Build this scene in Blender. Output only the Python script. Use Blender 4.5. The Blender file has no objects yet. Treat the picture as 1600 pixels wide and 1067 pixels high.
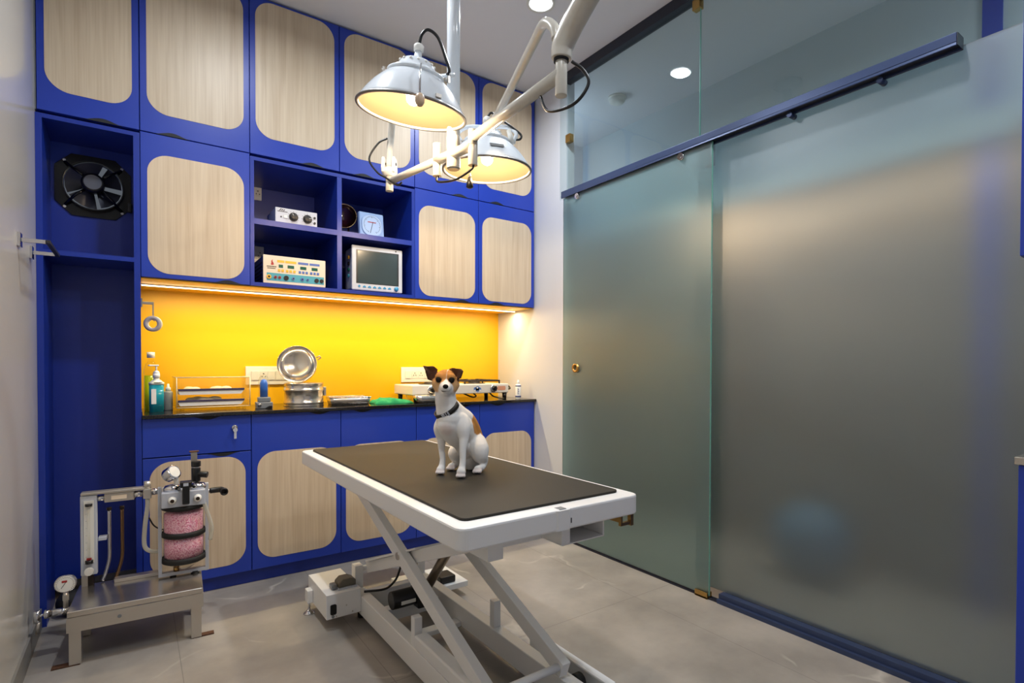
import bpy, bmesh, math, random
from math import pi, sin, cos, radians, sqrt
from mathutils import Vector, Matrix, noise

SC = bpy.context.scene
COL = SC.collection
random.seed(7)

# ------------------------------------------------------------------ camera
CAM_H = 1.10
cam_data = bpy.data.cameras.new('camera')
cam = bpy.data.objects.new('camera', cam_data)
COL.objects.link(cam)
F_PX, YAW, PITCH, ROLL, CXP, CYP = 847.5, 0.6198, -0.0145, -0.0025, 816.2, 583.5
cam_data.sensor_fit = 'HORIZONTAL'
cam_data.sensor_width = 36.0
cam_data.lens = F_PX * 36.0 / 1600.0
cam_data.shift_x = -(CXP - 800.0) / 1600.0
cam_data.shift_y = (CYP - 533.5) / 1600.0
cam_data.clip_start = 0.05
_f = Vector((sin(YAW) * cos(PITCH), cos(YAW) * cos(PITCH), sin(PITCH)))
_r0 = Vector((cos(YAW), -sin(YAW), 0))
_d0 = _f.cross(_r0)
_r = _r0 * cos(ROLL) + _d0 * sin(ROLL)
_d = -_r0 * sin(ROLL) + _d0 * cos(ROLL)
cam.matrix_world = Matrix(((_r.x, -_d.x, -_f.x, 0), (_r.y, -_d.y, -_f.y, 0), (_r.z, -_d.z, -_f.z, CAM_H), (0, 0, 0, 1)))
SC.camera = cam

# ------------------------------------------------------------------ view / world / exposure
SC.view_settings.view_transform = 'Standard'
SC.view_settings.look = 'None'
SC.view_settings.gamma = 1.0
SC.view_settings.exposure = 0.05
SC.view_settings.use_curve_mapping = False
try:
    SC.cycles.use_denoising = True
    SC.cycles.max_bounces = 14
    SC.cycles.transparent_max_bounces = 24
    SC.cycles.sample_clamp_indirect = 6.0
    SC.cycles.blur_glossy = 0.5
except Exception:
    pass
world = bpy.data.worlds.new('world')
SC.world = world
world.use_nodes = True
world.node_tree.nodes['Background'].inputs[0].default_value = (0.75, 0.85, 1.0, 1)
world.node_tree.nodes['Background'].inputs[1].default_value = 0.3

# room: x to the right along the cabinets, y towards them, z up
XL, XR = -0.331, 2.246        # left wall, right wall / glass line
YF, YB = 2.996, 3.47          # cabinet fronts, back wall
YR = -1.30                    # wall behind the camera
ZC = 2.95
COOL, WARM = (0.90, 0.95, 1.0), (1.0, 0.74, 0.46)
DOWNLIGHTS = [(1.697, 2.224, 19), (0.45, 2.10, 14), (1.697, 0.75, 12), (0.45, 0.45, 9)]  # first one is in view; the other three are unseen, added as fill
LED_POWER, LAMP_POWER, CORRIDOR_FILL = 13.0, 17.0, 15.0
ADDED_LAMP = 17.0

# ------------------------------------------------------------------ materials
def lin(c):
    o = []
    for v in c[:3]:
        v /= 255.0
        o.append(v / 12.92 if v <= 0.04045 else ((v + 0.055) / 1.055) ** 2.4)
    return (*o, 1.0)

def mat(name, rgb, rough=0.5, metal=0.0, spec=0.5, coat=0.0, bump=None, vary=None):
    m = bpy.data.materials.new(name)
    m.use_nodes = True
    nt = m.node_tree
    b = nt.nodes['Principled BSDF']
    b.inputs['Base Color'].default_value = lin(rgb)
    b.inputs['Roughness'].default_value = rough
    b.inputs['Metallic'].default_value = metal
    b.inputs['Specular IOR Level'].default_value = spec
    b.inputs['Coat Weight'].default_value = coat
    tc = nt.nodes.new('ShaderNodeTexCoord')
    if vary:
        scale, rgb2, amount = vary
        n = nt.nodes.new('ShaderNodeTexNoise')
        n.inputs['Scale'].default_value = scale
        n.inputs['Detail'].default_value = 4
        nt.links.new(tc.outputs['Object'], n.inputs['Vector'])
        r = nt.nodes.new('ShaderNodeMapRange')
        r.inputs['From Min'].default_value = 0.35
        r.inputs['From Max'].default_value = 0.7
        r.inputs['To Max'].default_value = amount
        nt.links.new(n.outputs['Fac'], r.inputs['Value'])
        x = nt.nodes.new('ShaderNodeMix')
        x.data_type = 'RGBA'
        x.inputs['A'].default_value = lin(rgb)
        x.inputs['B'].default_value = lin(rgb2)
        nt.links.new(r.outputs[0], x.inputs['Factor'])
        nt.links.new(x.outputs['Result'], b.inputs['Base Color'])
    if bump:
        scale, strength = bump
        n = nt.nodes.new('ShaderNodeTexNoise')
        n.inputs['Scale'].default_value = scale
        n.inputs['Detail'].default_value = 3
        nt.links.new(tc.outputs['Object'], n.inputs['Vector'])
        u = nt.nodes.new('ShaderNodeBump')
        u.inputs['Strength'].default_value = strength
        u.inputs['Distance'].default_value = 0.002
        nt.links.new(n.outputs['Fac'], u.inputs['Height'])
        nt.links.new(u.outputs[0], b.inputs['Normal'])
    return m

def emit(name, rgb, strength):
    m = bpy.data.materials.new(name)
    m.use_nodes = True
    nt = m.node_tree
    nt.nodes.clear()
    e = nt.nodes.new('ShaderNodeEmission')
    e.inputs[0].default_value = (*rgb, 1)
    e.inputs[1].default_value = strength
    o = nt.nodes.new('ShaderNodeOutputMaterial')
    nt.links.new(e.outputs[0], o.inputs[0])
    return m

def schlick(nt, ior, scale=1.0, floor_=0.0):
    """fresnel reflectance that is the same on both faces of a sheet"""
    N, L = nt.nodes.new, nt.links.new
    g = N('ShaderNodeNewGeometry')
    d = N('ShaderNodeVectorMath'); d.operation = 'DOT_PRODUCT'
    L(g.outputs['Incoming'], d.inputs[0]); L(g.outputs['Normal'], d.inputs[1])
    a = N('ShaderNodeMath'); a.operation = 'ABSOLUTE'
    L(d.outputs['Value'], a.inputs[0])
    s = N('ShaderNodeMath'); s.operation = 'SUBTRACT'; s.inputs[0].default_value = 1.0; s.use_clamp = True
    L(a.outputs[0], s.inputs[1])
    p = N('ShaderNodeMath'); p.operation = 'POWER'; p.inputs[1].default_value = 5.0
    L(s.outputs[0], p.inputs[0])
    f0 = ((ior - 1) / (ior + 1)) ** 2
    m = N('ShaderNodeMath'); m.operation = 'MULTIPLY_ADD'
    m.inputs[1].default_value = (1 - f0) * scale; m.inputs[2].default_value = f0 * scale + floor_
    L(p.outputs[0], m.inputs[0])
    return m.outputs[0]

def clear_mat(name, tint, gloss=0.0, ior=1.5, body=None, body_amt=0.0):
    """thin clear sheet or wall: see-through with fresnel reflection, optionally a little milky body"""
    m = bpy.data.materials.new(name)
    m.use_nodes = True
    nt = m.node_tree
    nt.nodes.clear()
    t = nt.nodes.new('ShaderNodeBsdfTransparent')
    t.inputs[0].default_value = lin(tint)
    g = nt.nodes.new('ShaderNodeBsdfGlossy')
    g.inputs['Roughness'].default_value = gloss
    x = nt.nodes.new('ShaderNodeMixShader')
    nt.links.new(schlick(nt, ior), x.inputs[0])
    last = t
    if body:
        d = nt.nodes.new('ShaderNodeBsdfDiffuse')
        d.inputs[0].default_value = lin(body)
        tl = nt.nodes.new('ShaderNodeBsdfTranslucent')
        tl.inputs[0].default_value = lin(body)
        h = nt.nodes.new('ShaderNodeMixShader')
        h.inputs[0].default_value = 0.5
        nt.links.new(d.outputs[0], h.inputs[1])
        nt.links.new(tl.outputs[0], h.inputs[2])
        y = nt.nodes.new('ShaderNodeMixShader')
        y.inputs[0].default_value = body_amt
        nt.links.new(t.outputs[0], y.inputs[1])
        nt.links.new(h.outputs[0], y.inputs[2])
        last = y
    nt.links.new(last.outputs[0], x.inputs[1])
    nt.links.new(g.outputs[0], x.inputs[2])
    o = nt.nodes.new('ShaderNodeOutputMaterial')
    nt.links.new(x.outputs[0], o.inputs[0])
    return m

def glow_through(name, rgb):
    """coloured liquid: half of the light is scattered through it"""
    m = mat(name, rgb, 0.15)
    nt = m.node_tree
    b = nt.nodes['Principled BSDF']
    t = nt.nodes.new('ShaderNodeBsdfTranslucent')
    t.inputs[0].default_value = lin(rgb)
    x = nt.nodes.new('ShaderNodeMixShader')
    x.inputs[0].default_value = 0.5
    o = [n for n in nt.nodes if n.type == 'OUTPUT_MATERIAL'][0]
    nt.links.new(b.outputs[0], x.inputs[1])
    nt.links.new(t.outputs[0], x.inputs[2])
    nt.links.new(x.outputs[0], o.inputs[0])
    return m

def frosted_mat(name, tint, milk, milk_rgb):
    m = bpy.data.materials.new(name)
    m.use_nodes = True
    nt = m.node_tree
    nt.nodes.clear()
    N, L = nt.nodes.new, nt.links.new
    rf = N('ShaderNodeBsdfRefraction')
    rf.inputs['Color'].default_value = lin(tint)
    rf.inputs['Roughness'].default_value = 0.32
    rf.inputs['IOR'].default_value = 1.45
    df = N('ShaderNodeBsdfDiffuse')
    df.inputs[0].default_value = lin(milk_rgb)
    tl = N('ShaderNodeBsdfTranslucent')
    tl.inputs[0].default_value = lin(milk_rgb)
    mk = N('ShaderNodeMixShader'); mk.inputs[0].default_value = 0.45
    L(df.outputs[0], mk.inputs[1]); L(tl.outputs[0], mk.inputs[2])
    a = N('ShaderNodeMixShader'); a.inputs[0].default_value = milk
    L(rf.outputs[0], a.inputs[1]); L(mk.outputs[0], a.inputs[2])
    gl = N('ShaderNodeBsdfGlossy')
    gl.inputs['Roughness'].default_value = 0.40
    gl.inputs['Color'].default_value = (0.9, 0.9, 0.9, 1)
    b = N('ShaderNodeMixShader')
    L(schlick(nt, 1.5, 0.6, 0.07), b.inputs[0]); L(a.outputs[0], b.inputs[1]); L(gl.outputs[0], b.inputs[2])
    o = N('ShaderNodeOutputMaterial')
    L(b.outputs[0], o.inputs[0])
    return m

def wood_mat(name):
    m = mat(name, (200, 178, 150), 0.42)
    nt = m.node_tree
    N, L = nt.nodes.new, nt.links.new
    b = nt.nodes['Principled BSDF']
    tc = [n for n in nt.nodes if n.type == 'TEX_COORD'][0]
    oi = N('ShaderNodeObjectInfo')
    off = N('ShaderNodeVectorMath'); off.operation = 'MULTIPLY_ADD'
    off.inputs[1].default_value = (13.0, 0, 29.0)
    comb = N('ShaderNodeCombineXYZ')
    for i in range(3):
        L(oi.outputs['Random'], comb.inputs[i])
    L(comb.outputs[0], off.inputs[0]); L(tc.outputs['Object'], off.inputs[2])
    mp = N('ShaderNodeMapping'); mp.inputs['Scale'].default_value = (26, 26, 1.1)
    L(off.outputs[0], mp.inputs['Vector'])
    n1 = N('ShaderNodeTexNoise'); n1.inputs['Scale'].default_value = 1.0; n1.inputs['Detail'].default_value = 6; n1.inputs['Distortion'].default_value = 0.6
    L(mp.outputs[0], n1.inputs['Vector'])
    mp2 = N('ShaderNodeMapping'); mp2.inputs['Scale'].default_value = (120, 120, 3.0)
    L(off.outputs[0], mp2.inputs['Vector'])
    n2 = N('ShaderNodeTexNoise'); n2.inputs['Scale'].default_value = 1.0; n2.inputs['Detail'].default_value = 3
    L(mp2.outputs[0], n2.inputs['Vector'])
    cr = N('ShaderNodeValToRGB')
    e = cr.color_ramp.elements
    e[0].position = 0.30; e[0].color = lin((186, 162, 134))
    e[1].position = 0.68; e[1].color = lin((216, 198, 172))
    k = e.new(0.48); k.color = lin((206, 186, 159))
    L(n1.outputs['Fac'], cr.inputs[0])
    cr2 = N('ShaderNodeValToRGB')
    e = cr2.color_ramp.elements
    e[0].position = 0.35; e[0].color = lin((194, 172, 145))
    e[1].position = 0.62; e[1].color = lin((214, 196, 170))
    L(n2.outputs['Fac'], cr2.inputs[0])
    x = N('ShaderNodeMix'); x.data_type = 'RGBA'; x.inputs['Factor'].default_value = 0.42
    L(cr.outputs[0], x.inputs['A']); L(cr2.outputs[0], x.inputs['B'])
    L(x.outputs['Result'], b.inputs['Base Color'])
    return m

def floor_mat():
    m = mat('floor_tile', (128, 124, 118), 0.34)
    nt = m.node_tree
    N, L = nt.nodes.new, nt.links.new
    b = nt.nodes['Principled BSDF']
    tc = [n for n in nt.nodes if n.type == 'TEX_COORD'][0]
    n1 = N('ShaderNodeTexNoise'); n1.inputs['Scale'].default_value = 2.2; n1.inputs['Detail'].default_value = 8; n1.inputs['Roughness'].default_value = 0.6
    L(tc.outputs['Object'], n1.inputs['Vector'])
    cr = N('ShaderNodeValToRGB')
    e = cr.color_ramp.elements
    e[0].position = 0.32; e[0].color = lin((134, 129, 123))
    e[1].position = 0.70; e[1].color = lin((172, 165, 157))
    L(n1.outputs['Fac'], cr.inputs[0])
    # pale veins: thin bands where a warped coordinate crosses a cell border
    n2 = N('ShaderNodeTexNoise'); n2.inputs['Scale'].default_value = 1.7; n2.inputs['Detail'].default_value = 4
    L(tc.outputs['Object'], n2.inputs['Vector'])
    ad = N('ShaderNodeMix'); ad.data_type = 'RGBA'; ad.inputs['Factor'].default_value = 0.32
    L(tc.outputs['Object'], ad.inputs['A']); L(n2.outputs['Color'], ad.inputs['B'])
    vo = N('ShaderNodeTexVoronoi'); vo.feature = 'DISTANCE_TO_EDGE'; vo.inputs['Scale'].default_value = 1.9
    L(ad.outputs['Result'], vo.inputs['Vector'])
    mr = N('ShaderNodeMapRange'); mr.inputs['From Min'].default_value = 0.0; mr.inputs['From Max'].default_value = 0.012
    mr.inputs['To Min'].default_value = 1.0; mr.inputs['To Max'].default_value = 0.0
    L(vo.outputs['Distance'], mr.inputs['Value'])
    n3 = N('ShaderNodeTexNoise'); n3.inputs['Scale'].default_value = 3.0
    L(tc.outputs['Object'], n3.inputs['Vector'])
    m3 = N('ShaderNodeMapRange'); m3.inputs['From Min'].default_value = 0.5; m3.inputs['From Max'].default_value = 0.62; m3.inputs['To Max'].default_value = 0.75
    L(n3.outputs['Fac'], m3.inputs['Value'])
    mu = N('ShaderNodeMath'); mu.operation = 'MULTIPLY'
    L(mr.outputs[0], mu.inputs[0]); L(m3.outputs[0], mu.inputs[1])
    x = N('ShaderNodeMix'); x.data_type = 'RGBA'; x.inputs['B'].default_value = lin((196, 190, 180))
    L(mu.outputs[0], x.inputs['Factor']); L(cr.outputs[0], x.inputs['A'])
    # tile joints
    br = N('ShaderNodeTexBrick'); br.offset = 0.0
    br.inputs['Scale'].default_value = 1.0; br.inputs['Brick Width'].default_value = 0.6; br.inputs['Row Height'].default_value = 1.2
    br.inputs['Mortar Size'].default_value = 0.0016; br.inputs['Mortar Smooth'].default_value = 0.1
    mp = N('ShaderNodeMapping'); mp.inputs['Location'].default_value = (0.47, 0.62, 0)
    L(tc.outputs['Object'], mp.inputs['Vector']); L(mp.outputs[0], br.inputs['Vector'])
    y = N('ShaderNodeMix'); y.data_type = 'RGBA'; y.inputs['B'].default_value = lin((104, 100, 96))
    ms = N('ShaderNodeMath'); ms.operation = 'MULTIPLY'; ms.inputs[1].default_value = 0.55
    L(br.outputs['Fac'], ms.inputs[0]); L(ms.outputs[0], y.inputs['Factor'])
    L(x.outputs['Result'], y.inputs['A']); L(y.outputs['Result'], b.inputs['Base Color'])
    return m

M = dict(
    blue=mat('blue_laminate', (31, 60, 168), 0.36, bump=(220, 0.03)),
    blue_in=mat('blue_carcass', (20, 48, 148), 0.34),
    wood=wood_mat('pale_wood_laminate'),
    dark=mat('dark_recess', (10, 14, 26), 0.6),
    yellow=mat('yellow_backsplash', (251, 191, 18), 0.38),
    white_wall=mat('white_wall', (206, 208, 215), 0.45),
    left_wall=mat('left_wall_laminate', (196, 194, 190), 0.20, coat=0.2),
    ceil=mat('ceiling_paint', (226, 226, 230), 0.7),
    cream_wall=mat('corridor_paint', (194, 200, 202), 0.6),
    grey_base=mat('grey_skirting', (120, 118, 114), 0.4),
    floor=floor_mat(),
    granite=mat('black_granite', (20, 19, 20), 0.10, vary=(260, (52, 50, 48), 0.5)),
    navy_metal=mat('navy_metal', (56, 70, 104), 0.35, 0.35),
    track=mat('dark_track', (28, 32, 46), 0.4),
    glass=clear_mat('clear_glass', (236, 243, 243), 0.0, 1.6),
    glass_edge=mat('green_glass_edge', (126, 184, 168), 0.15),
    frost=frosted_mat('frosted_glass', (226, 240, 244), 0.18, (150, 160, 165)),
    frost_door=frosted_mat('frosted_door_glass', (214, 240, 240), 0.30, (150, 172, 174)),
    chrome=mat('chrome', (214, 214, 218), 0.10, 1.0),
    steel=mat('stainless_steel', (206, 200, 192), 0.22, 0.92, bump=(60, 0.04)),
    brushed=mat('brushed_steel', (196, 190, 182), 0.36, 0.8),
    brass=mat('brass', (186, 150, 90), 0.28, 1.0),
    rust=mat('rusty_plate', (104, 70, 48), 0.75, 0.3, vary=(90, (70, 44, 32), 0.9)),
    white_paint=mat('white_powder_coat', (232, 232, 232), 0.38),
    cream_paint=mat('aged_white_enamel', (208, 203, 192), 0.28, coat=0.3, vary=(40, (190, 182, 166), 0.35)),
    lamp_white=mat('lamp_enamel', (222, 228, 234), 0.18, coat=0.5),
    lamp_inside=mat('lamp_reflector', (100, 88, 66), 0.40),
    black=mat('black_plastic', (16, 16, 18), 0.35),
    rubber=mat('black_rubber', (20, 19, 18), 0.7),
    mat_rubber=None,
    white_plastic=mat('white_plastic', (226, 224, 216), 0.35),
    grey_plastic=mat('grey_plastic', (120, 124, 128), 0.4),
    silver=mat('silver_paint', (186, 190, 200), 0.4),
    cream_panel=mat('cream_panel', (232, 214, 190), 0.4),
    light_blue=mat('light_blue_plastic', (150, 176, 216), 0.35),
    screen=mat('dark_screen', (62, 74, 74), 0.16),
    screen_edge=mat('screen_surround', (40, 42, 44), 0.3),
    cyan=mat('cyan_button', (60, 150, 196), 0.35),
    teal=mat('teal_strip', (70, 160, 176), 0.4),
    orange=mat('orange_strip', (246, 184, 50), 0.4),
    strip_blue=mat('blue_strip', (78, 108, 178), 0.4),
    lcd=mat('green_display', (24, 92, 74), 0.2),
    red=mat('red_mark', (176, 44, 44), 0.5),
    brown=mat('dark_brown_lacquer', (54, 24, 26), 0.12, coat=0.6),
    gold=mat('gold_rim', (206, 180, 130), 0.25, 0.8),
    pink=None,
    clear=clear_mat('clear_plastic', (250, 250, 248), 0.02, 1.18),
    acrylic=clear_mat('clear_acrylic', (252, 250, 244), 0.02, 1.3, (250, 240, 210), 0.06),
    hose=clear_mat('milky_hose', (225, 225, 215), 0.15, 1.4, (232, 230, 220), 0.8),
    green_liquid=glow_through('lime_liquid', (196, 214, 30)),
    blue_liquid=glow_through('turquoise_liquid', (50, 186, 206)),
    soft_white=mat('bottle_white', (236, 234, 228), 0.3),
    blue_glow=mat('blue_cartridge', (58, 112, 206), 0.3),
    green_cloth=mat('green_drape', (20, 140, 84), 0.85, bump=(300, 0.3)),
    tape=mat('paper_tape', (190, 182, 178), 0.6),
    tray_dark=mat('dark_tray_band', (70, 62, 92), 0.3),
    rim_grey=mat('rim_grey', (118, 114, 110), 0.4, 0.5),
    blade=mat('dark_fan_blade', (66, 68, 76), 0.3, 0.7),
    iron=mat('cast_iron', (44, 34, 28), 0.5, 0.4),
    label_pink=mat('salmon_badge', (214, 150, 116), 0.4),
    sticker=mat('sticker_blue', (90, 126, 180), 0.4),
    copper=mat('copper_tube', (132, 104, 78), 0.3, 1.0),
    actuator=mat('actuator_tube', (150, 136, 120), 0.3, 0.8),
    led=emit('led_strip', (1.0, 0.80, 0.45), 9.0),
    downlight=emit('downlight_disc', COOL, 14.0),
    bulb=emit('lamp_bulb', (1.0, 0.83, 0.55), 26.0),
)
def mat_rubber():
    m = mat('ribbed_rubber_mat', (44, 41, 35), 0.62, spec=0.3)
    nt = m.node_tree
    N, L = nt.nodes.new, nt.links.new
    b = nt.nodes['Principled BSDF']
    tc = [n for n in nt.nodes if n.type == 'TEX_COORD'][0]
    ck = N('ShaderNodeTexVoronoi'); ck.inputs['Scale'].default_value = 160; ck.inputs['Randomness'].default_value = 0.0
    L(tc.outputs['Object'], ck.inputs['Vector'])
    u = N('ShaderNodeBump'); u.inputs['Strength'].default_value = 0.35; u.inputs['Distance'].default_value = 0.001
    L(ck.outputs['Distance'], u.inputs['Height']); L(u.outputs[0], b.inputs['Normal'])
    return m
M['mat_rubber'] = mat_rubber()
def pink_mat():
    m = mat('pink_granules', (226, 130, 160), 0.6)
    nt = m.node_tree
    N, L = nt.nodes.new, nt.links.new
    b = nt.nodes['Principled BSDF']
    tc = [n for n in nt.nodes if n.type == 'TEX_COORD'][0]
    v = N('ShaderNodeTexVoronoi'); v.inputs['Scale'].default_value = 190
    L(tc.outputs['Object'], v.inputs['Vector'])
    cr = N('ShaderNodeValToRGB')
    e = cr.color_ramp.elements
    e[0].position = 0.30; e[0].color = lin((255, 206, 222))
    e[1].position = 0.85; e[1].color = lin((214, 110, 146))
    L(v.outputs['Distance'], cr.inputs[0]); L(cr.outputs[0], b.inputs['Base Color'])
    u = N('ShaderNodeBump'); u.inputs['Strength'].default_value = 0.8; u.inputs['Distance'].default_value = 0.003; u.invert = True
    L(v.outputs['Distance'], u.inputs['Height']); L(u.outputs[0], b.inputs['Normal'])
    return m
M['pink'] = pink_mat()
# ------------------------------------------------------------------ mesh builder
class MB:
    """collects shapes into ONE mesh"""
    def __init__(self):
        self.bm = bmesh.new()
    def _add(self, verts, faces, smooth=False):
        vs = [self.bm.verts.new(v) for v in verts]
        for f in faces:
            try:
                fc = self.bm.faces.new([vs[i] for i in f])
                fc.smooth = smooth
            except ValueError:
                pass
        return vs
    def box(self, x0, x1, y0, y1, z0, z1, bevel=0.0, rot=None, seg=2):
        t = bmesh.new()
        bmesh.ops.create_cube(t, size=1.0)
        c = Vector(((x0 + x1) / 2, (y0 + y1) / 2, (z0 + z1) / 2))
        for v in t.verts:
            v.co = Vector((v.co.x * (x1 - x0), v.co.y * (y1 - y0), v.co.z * (z1 - z0)))
        if bevel > 0:
            bmesh.ops.bevel(t, geom=list(t.edges), offset=bevel, segments=seg, profile=0.5, affect='EDGES')
        self._merge(t, c, rot, smooth=False)
        return self
    def _merge(self, t, c=Vector((0, 0, 0)), rot=None, smooth=None):
        R = rot if rot is not None else Matrix.Identity(3)
        idx = {}
        for v in t.verts:
            idx[v] = self.bm.verts.new(R @ v.co + Vector(c))
        for f in t.faces:
            try:
                nf = self.bm.faces.new([idx[v] for v in f.verts])
                nf.smooth = f.smooth if smooth is None else smooth
            except ValueError:
                pass
        t.free()
    def cyl(self, p0, p1, r, r2=None, seg=24, cap=True, smooth=True):
        p0, p1 = Vector(p0), Vector(p1)
        r2 = r if r2 is None else r2
        d = (p1 - p0).normalized()
        a = d.orthogonal().normalized()
        b = d.cross(a)
        A = [self.bm.verts.new(p0 + (a * cos(t) + b * sin(t)) * r) for t in [2 * pi * i / seg for i in range(seg)]]
        B = [self.bm.verts.new(p1 + (a * cos(t) + b * sin(t)) * r2) for t in [2 * pi * i / seg for i in range(seg)]]
        for i in range(seg):
            j = (i + 1) % seg
            self.bm.faces.new((A[i], A[j], B[j], B[i])).smooth = smooth
        if cap:
            self.bm.faces.new(A[::-1])
            self.bm.faces.new(B)
        return self
    def tube(self, pts, r, seg=12, cap=True, closed=False, radii=None):
        pts = [Vector(p) for p in pts]
        n = len(pts)
        rings = []
        prev = None
        for i, p in enumerate(pts):
            if closed:
                d = (pts[(i + 1) % n] - pts[i - 1]).normalized()
            else:
                d = ((pts[min(i + 1, n - 1)] - pts[max(i - 1, 0)])).normalized()
            if prev is None:
                a = d.orthogonal().normalized()
            else:
                a = (prev - d * prev.dot(d))
                a = a.normalized() if a.length > 1e-6 else d.orthogonal().normalized()
            prev = a
            b = d.cross(a)
            rr = radii[i] if radii else r
            rings.append([self.bm.verts.new(p + (a * cos(2 * pi * k / seg) + b * sin(2 * pi * k / seg)) * rr) for k in range(seg)])
        m = n if closed else n - 1
        for i in range(m):
            A, B = rings[i], rings[(i + 1) % n]
            for k in range(seg):
                l = (k + 1) % seg
                self.bm.faces.new((A[k], A[l], B[l], B[k])).smooth = True
        if cap and not closed:
            self.bm.faces.new(rings[0][::-1])
            self.bm.faces.new(rings[-1])
        return self
    def lathe(self, prof, c=(0, 0, 0), axis=(0, 0, 1), seg=40, smooth=True, closed=False, sharp=True):
        """prof: list of (radius, height) along the axis"""
        ax = Vector(axis).normalized()
        a = ax.orthogonal().normalized()
        b = ax.cross(a)
        c = Vector(c)
        rings = []
        for (r, h) in prof:
            if r < 1e-6:
                rings.append([self.bm.verts.new(c + ax * h)])
            else:
                rings.append([self.bm.verts.new(c + ax * h + (a * cos(2 * pi * k / seg) + b * sin(2 * pi * k / seg)) * r) for k in range(seg)])
        n = len(rings)
        for i in range(n if closed else n - 1):
            A, B = rings[i], rings[(i + 1) % n]
            for k in range(seg):
                l = (k + 1) % seg
                if len(A) == 1 and len(B) == 1:
                    continue
                if len(A) == 1:
                    f = (A[0], B[l], B[k])
                elif len(B) == 1:
                    f = (A[k], A[l], B[0])
                else:
                    f = (A[k], A[l], B[l], B[k])
                self.bm.faces.new(f).smooth = smooth
        return self
    def prism(self, outline, origin, u, v, n, depth, smooth_side=False, hole=None):
        """outline: 2-D points (counter-clockwise in u,v); extruded along n by depth"""
        o, u, v, n = Vector(origin), Vector(u), Vector(v), Vector(n)
        A = [self.bm.verts.new(o + u * p[0] + v * p[1]) for p in outline]
        B = [self.bm.verts.new(o + u * p[0] + v * p[1] + n * depth) for p in outline]
        k = len(outline)
        for i in range(k):
            j = (i + 1) % k
            self.bm.faces.new((A[i], A[j], B[j], B[i])).smooth = smooth_side
        if hole is None:
            self.bm.faces.new(A[::-1])
            self.bm.faces.new(B)
        else:   # hole has the same number of points: bridge ring to ring
            HA = [self.bm.verts.new(o + u * p[0] + v * p[1]) for p in hole]
            HB = [self.bm.verts.new(o + u * p[0] + v * p[1] + n * depth) for p in hole]
            for i in range(k):
                j = (i + 1) % k
                self.bm.faces.new((HA[j], HA[i], HB[i], HB[j])).smooth = smooth_side
                self.bm.faces.new((A[j], A[i], HA[i], HA[j]))
                self.bm.faces.new((B[i], B[j], HB[j], HB[i]))
        return self
    def ball(self, c, r, seg=20, rings=12, scale=(1, 1, 1), rot=None):
        t = bmesh.new()
        bmesh.ops.create_uvsphere(t, u_segments=seg, v_segments=rings, radius=1.0)
        for v in t.verts:
            v.co = Vector((v.co.x * r * scale[0], v.co.y * r * scale[1], v.co.z * r * scale[2]))
        self._merge(t, Vector(c), rot, smooth=True)
        return self
    def build(self, name, material, parent=None, bevel=0.0, label=None):
        me = bpy.data.meshes.new(name)
        bmesh.ops.remove_doubles(self.bm, verts=self.bm.verts, dist=1e-6)
        bmesh.ops.recalc_face_normals(self.bm, faces=self.bm.faces)
        self.bm.to_mesh(me)
        self.bm.free()
        me.materials.append(material)
        o = bpy.data.objects.new(name, me)
        COL.objects.link(o)
        if parent is not None:
            o.parent = parent
        if bevel > 0:
            md = o.modifiers.new('bevel', 'BEVEL')
            md.width = bevel
            md.segments = 2
            md.limit_method = 'ANGLE'
            md.angle_limit = radians(40)
        if label:
            o['label'] = label
        return o

def tag(o, label, cat, group=None):
    o['label'] = label
    o['category'] = cat
    if group:
        o['group'] = group
    return o

def thing(name, label, cat, loc=(0, 0, 0), rotz=0.0, group=None):
    o = bpy.data.objects.new(name, None)
    o.empty_display_size = 0.05
    COL.objects.link(o)
    o.location = loc
    o.rotation_euler = (0, 0, rotz)
    return tag(o, label, cat, group)

def struct(name, mb, m, parent=None):
    o = mb.build(name, m, parent)
    if parent is None:
        o['kind'] = 'structure'
    return o

def rrect(x0, x1, z0, z1, r, seg=8):
    """rounded rectangle outline, counter-clockwise"""
    pts = []
    for (cx, cz, a0) in ((x1 - r, z0 + r, -90), (x1 - r, z1 - r, 0), (x0 + r, z1 - r, 90), (x0 + r, z0 + r, 180)):
        for i in range(seg + 1):
            a = radians(a0 + 90.0 * i / seg)
            pts.append((cx + r * cos(a), cz + r * sin(a)))
    return pts

def spline(pts, n=8):
    """Catmull-Rom through the points"""
    P = [Vector(p) for p in pts]
    P = [P[0] * 2 - P[1]] + P + [P[-1] * 2 - P[-2]]
    out = []
    for i in range(1, len(P) - 2):
        for k in range(n):
            t = k / n
            a, b, c, d = P[i - 1], P[i], P[i + 1], P[i + 2]
            out.append(0.5 * ((2 * b) + (c - a) * t + (2 * a - 5 * b + 4 * c - d) * t * t + (3 * b - a - 3 * c + d) * t ** 3))
    out.append(P[-2])
    return out

X, Y, Z = Vector((1, 0, 0)), Vector((0, 1, 0)), Vector((0, 0, 1))

def text_part(name, body, size, loc, rot, m, parent, extrude=0.0006, align='CENTER'):
    cu = bpy.data.curves.new(name, 'FONT')
    cu.body = body
    cu.size = size
    cu.extrude = extrude
    cu.align_x = align
    cu.align_y = 'CENTER'
    t = bpy.data.objects.new(name, cu)
    COL.objects.link(t)
    dg = bpy.context.evaluated_depsgraph_get()
    me = bpy.data.meshes.new_from_object(t.evaluated_get(dg))
    bpy.data.objects.remove(t)
    me.materials.clear()
    me.materials.append(m)
    o = bpy.data.objects.new(name, me)
    COL.objects.link(o)
    o.location = loc
    o.rotation_euler = rot
    o.parent = parent
    return o
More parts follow.
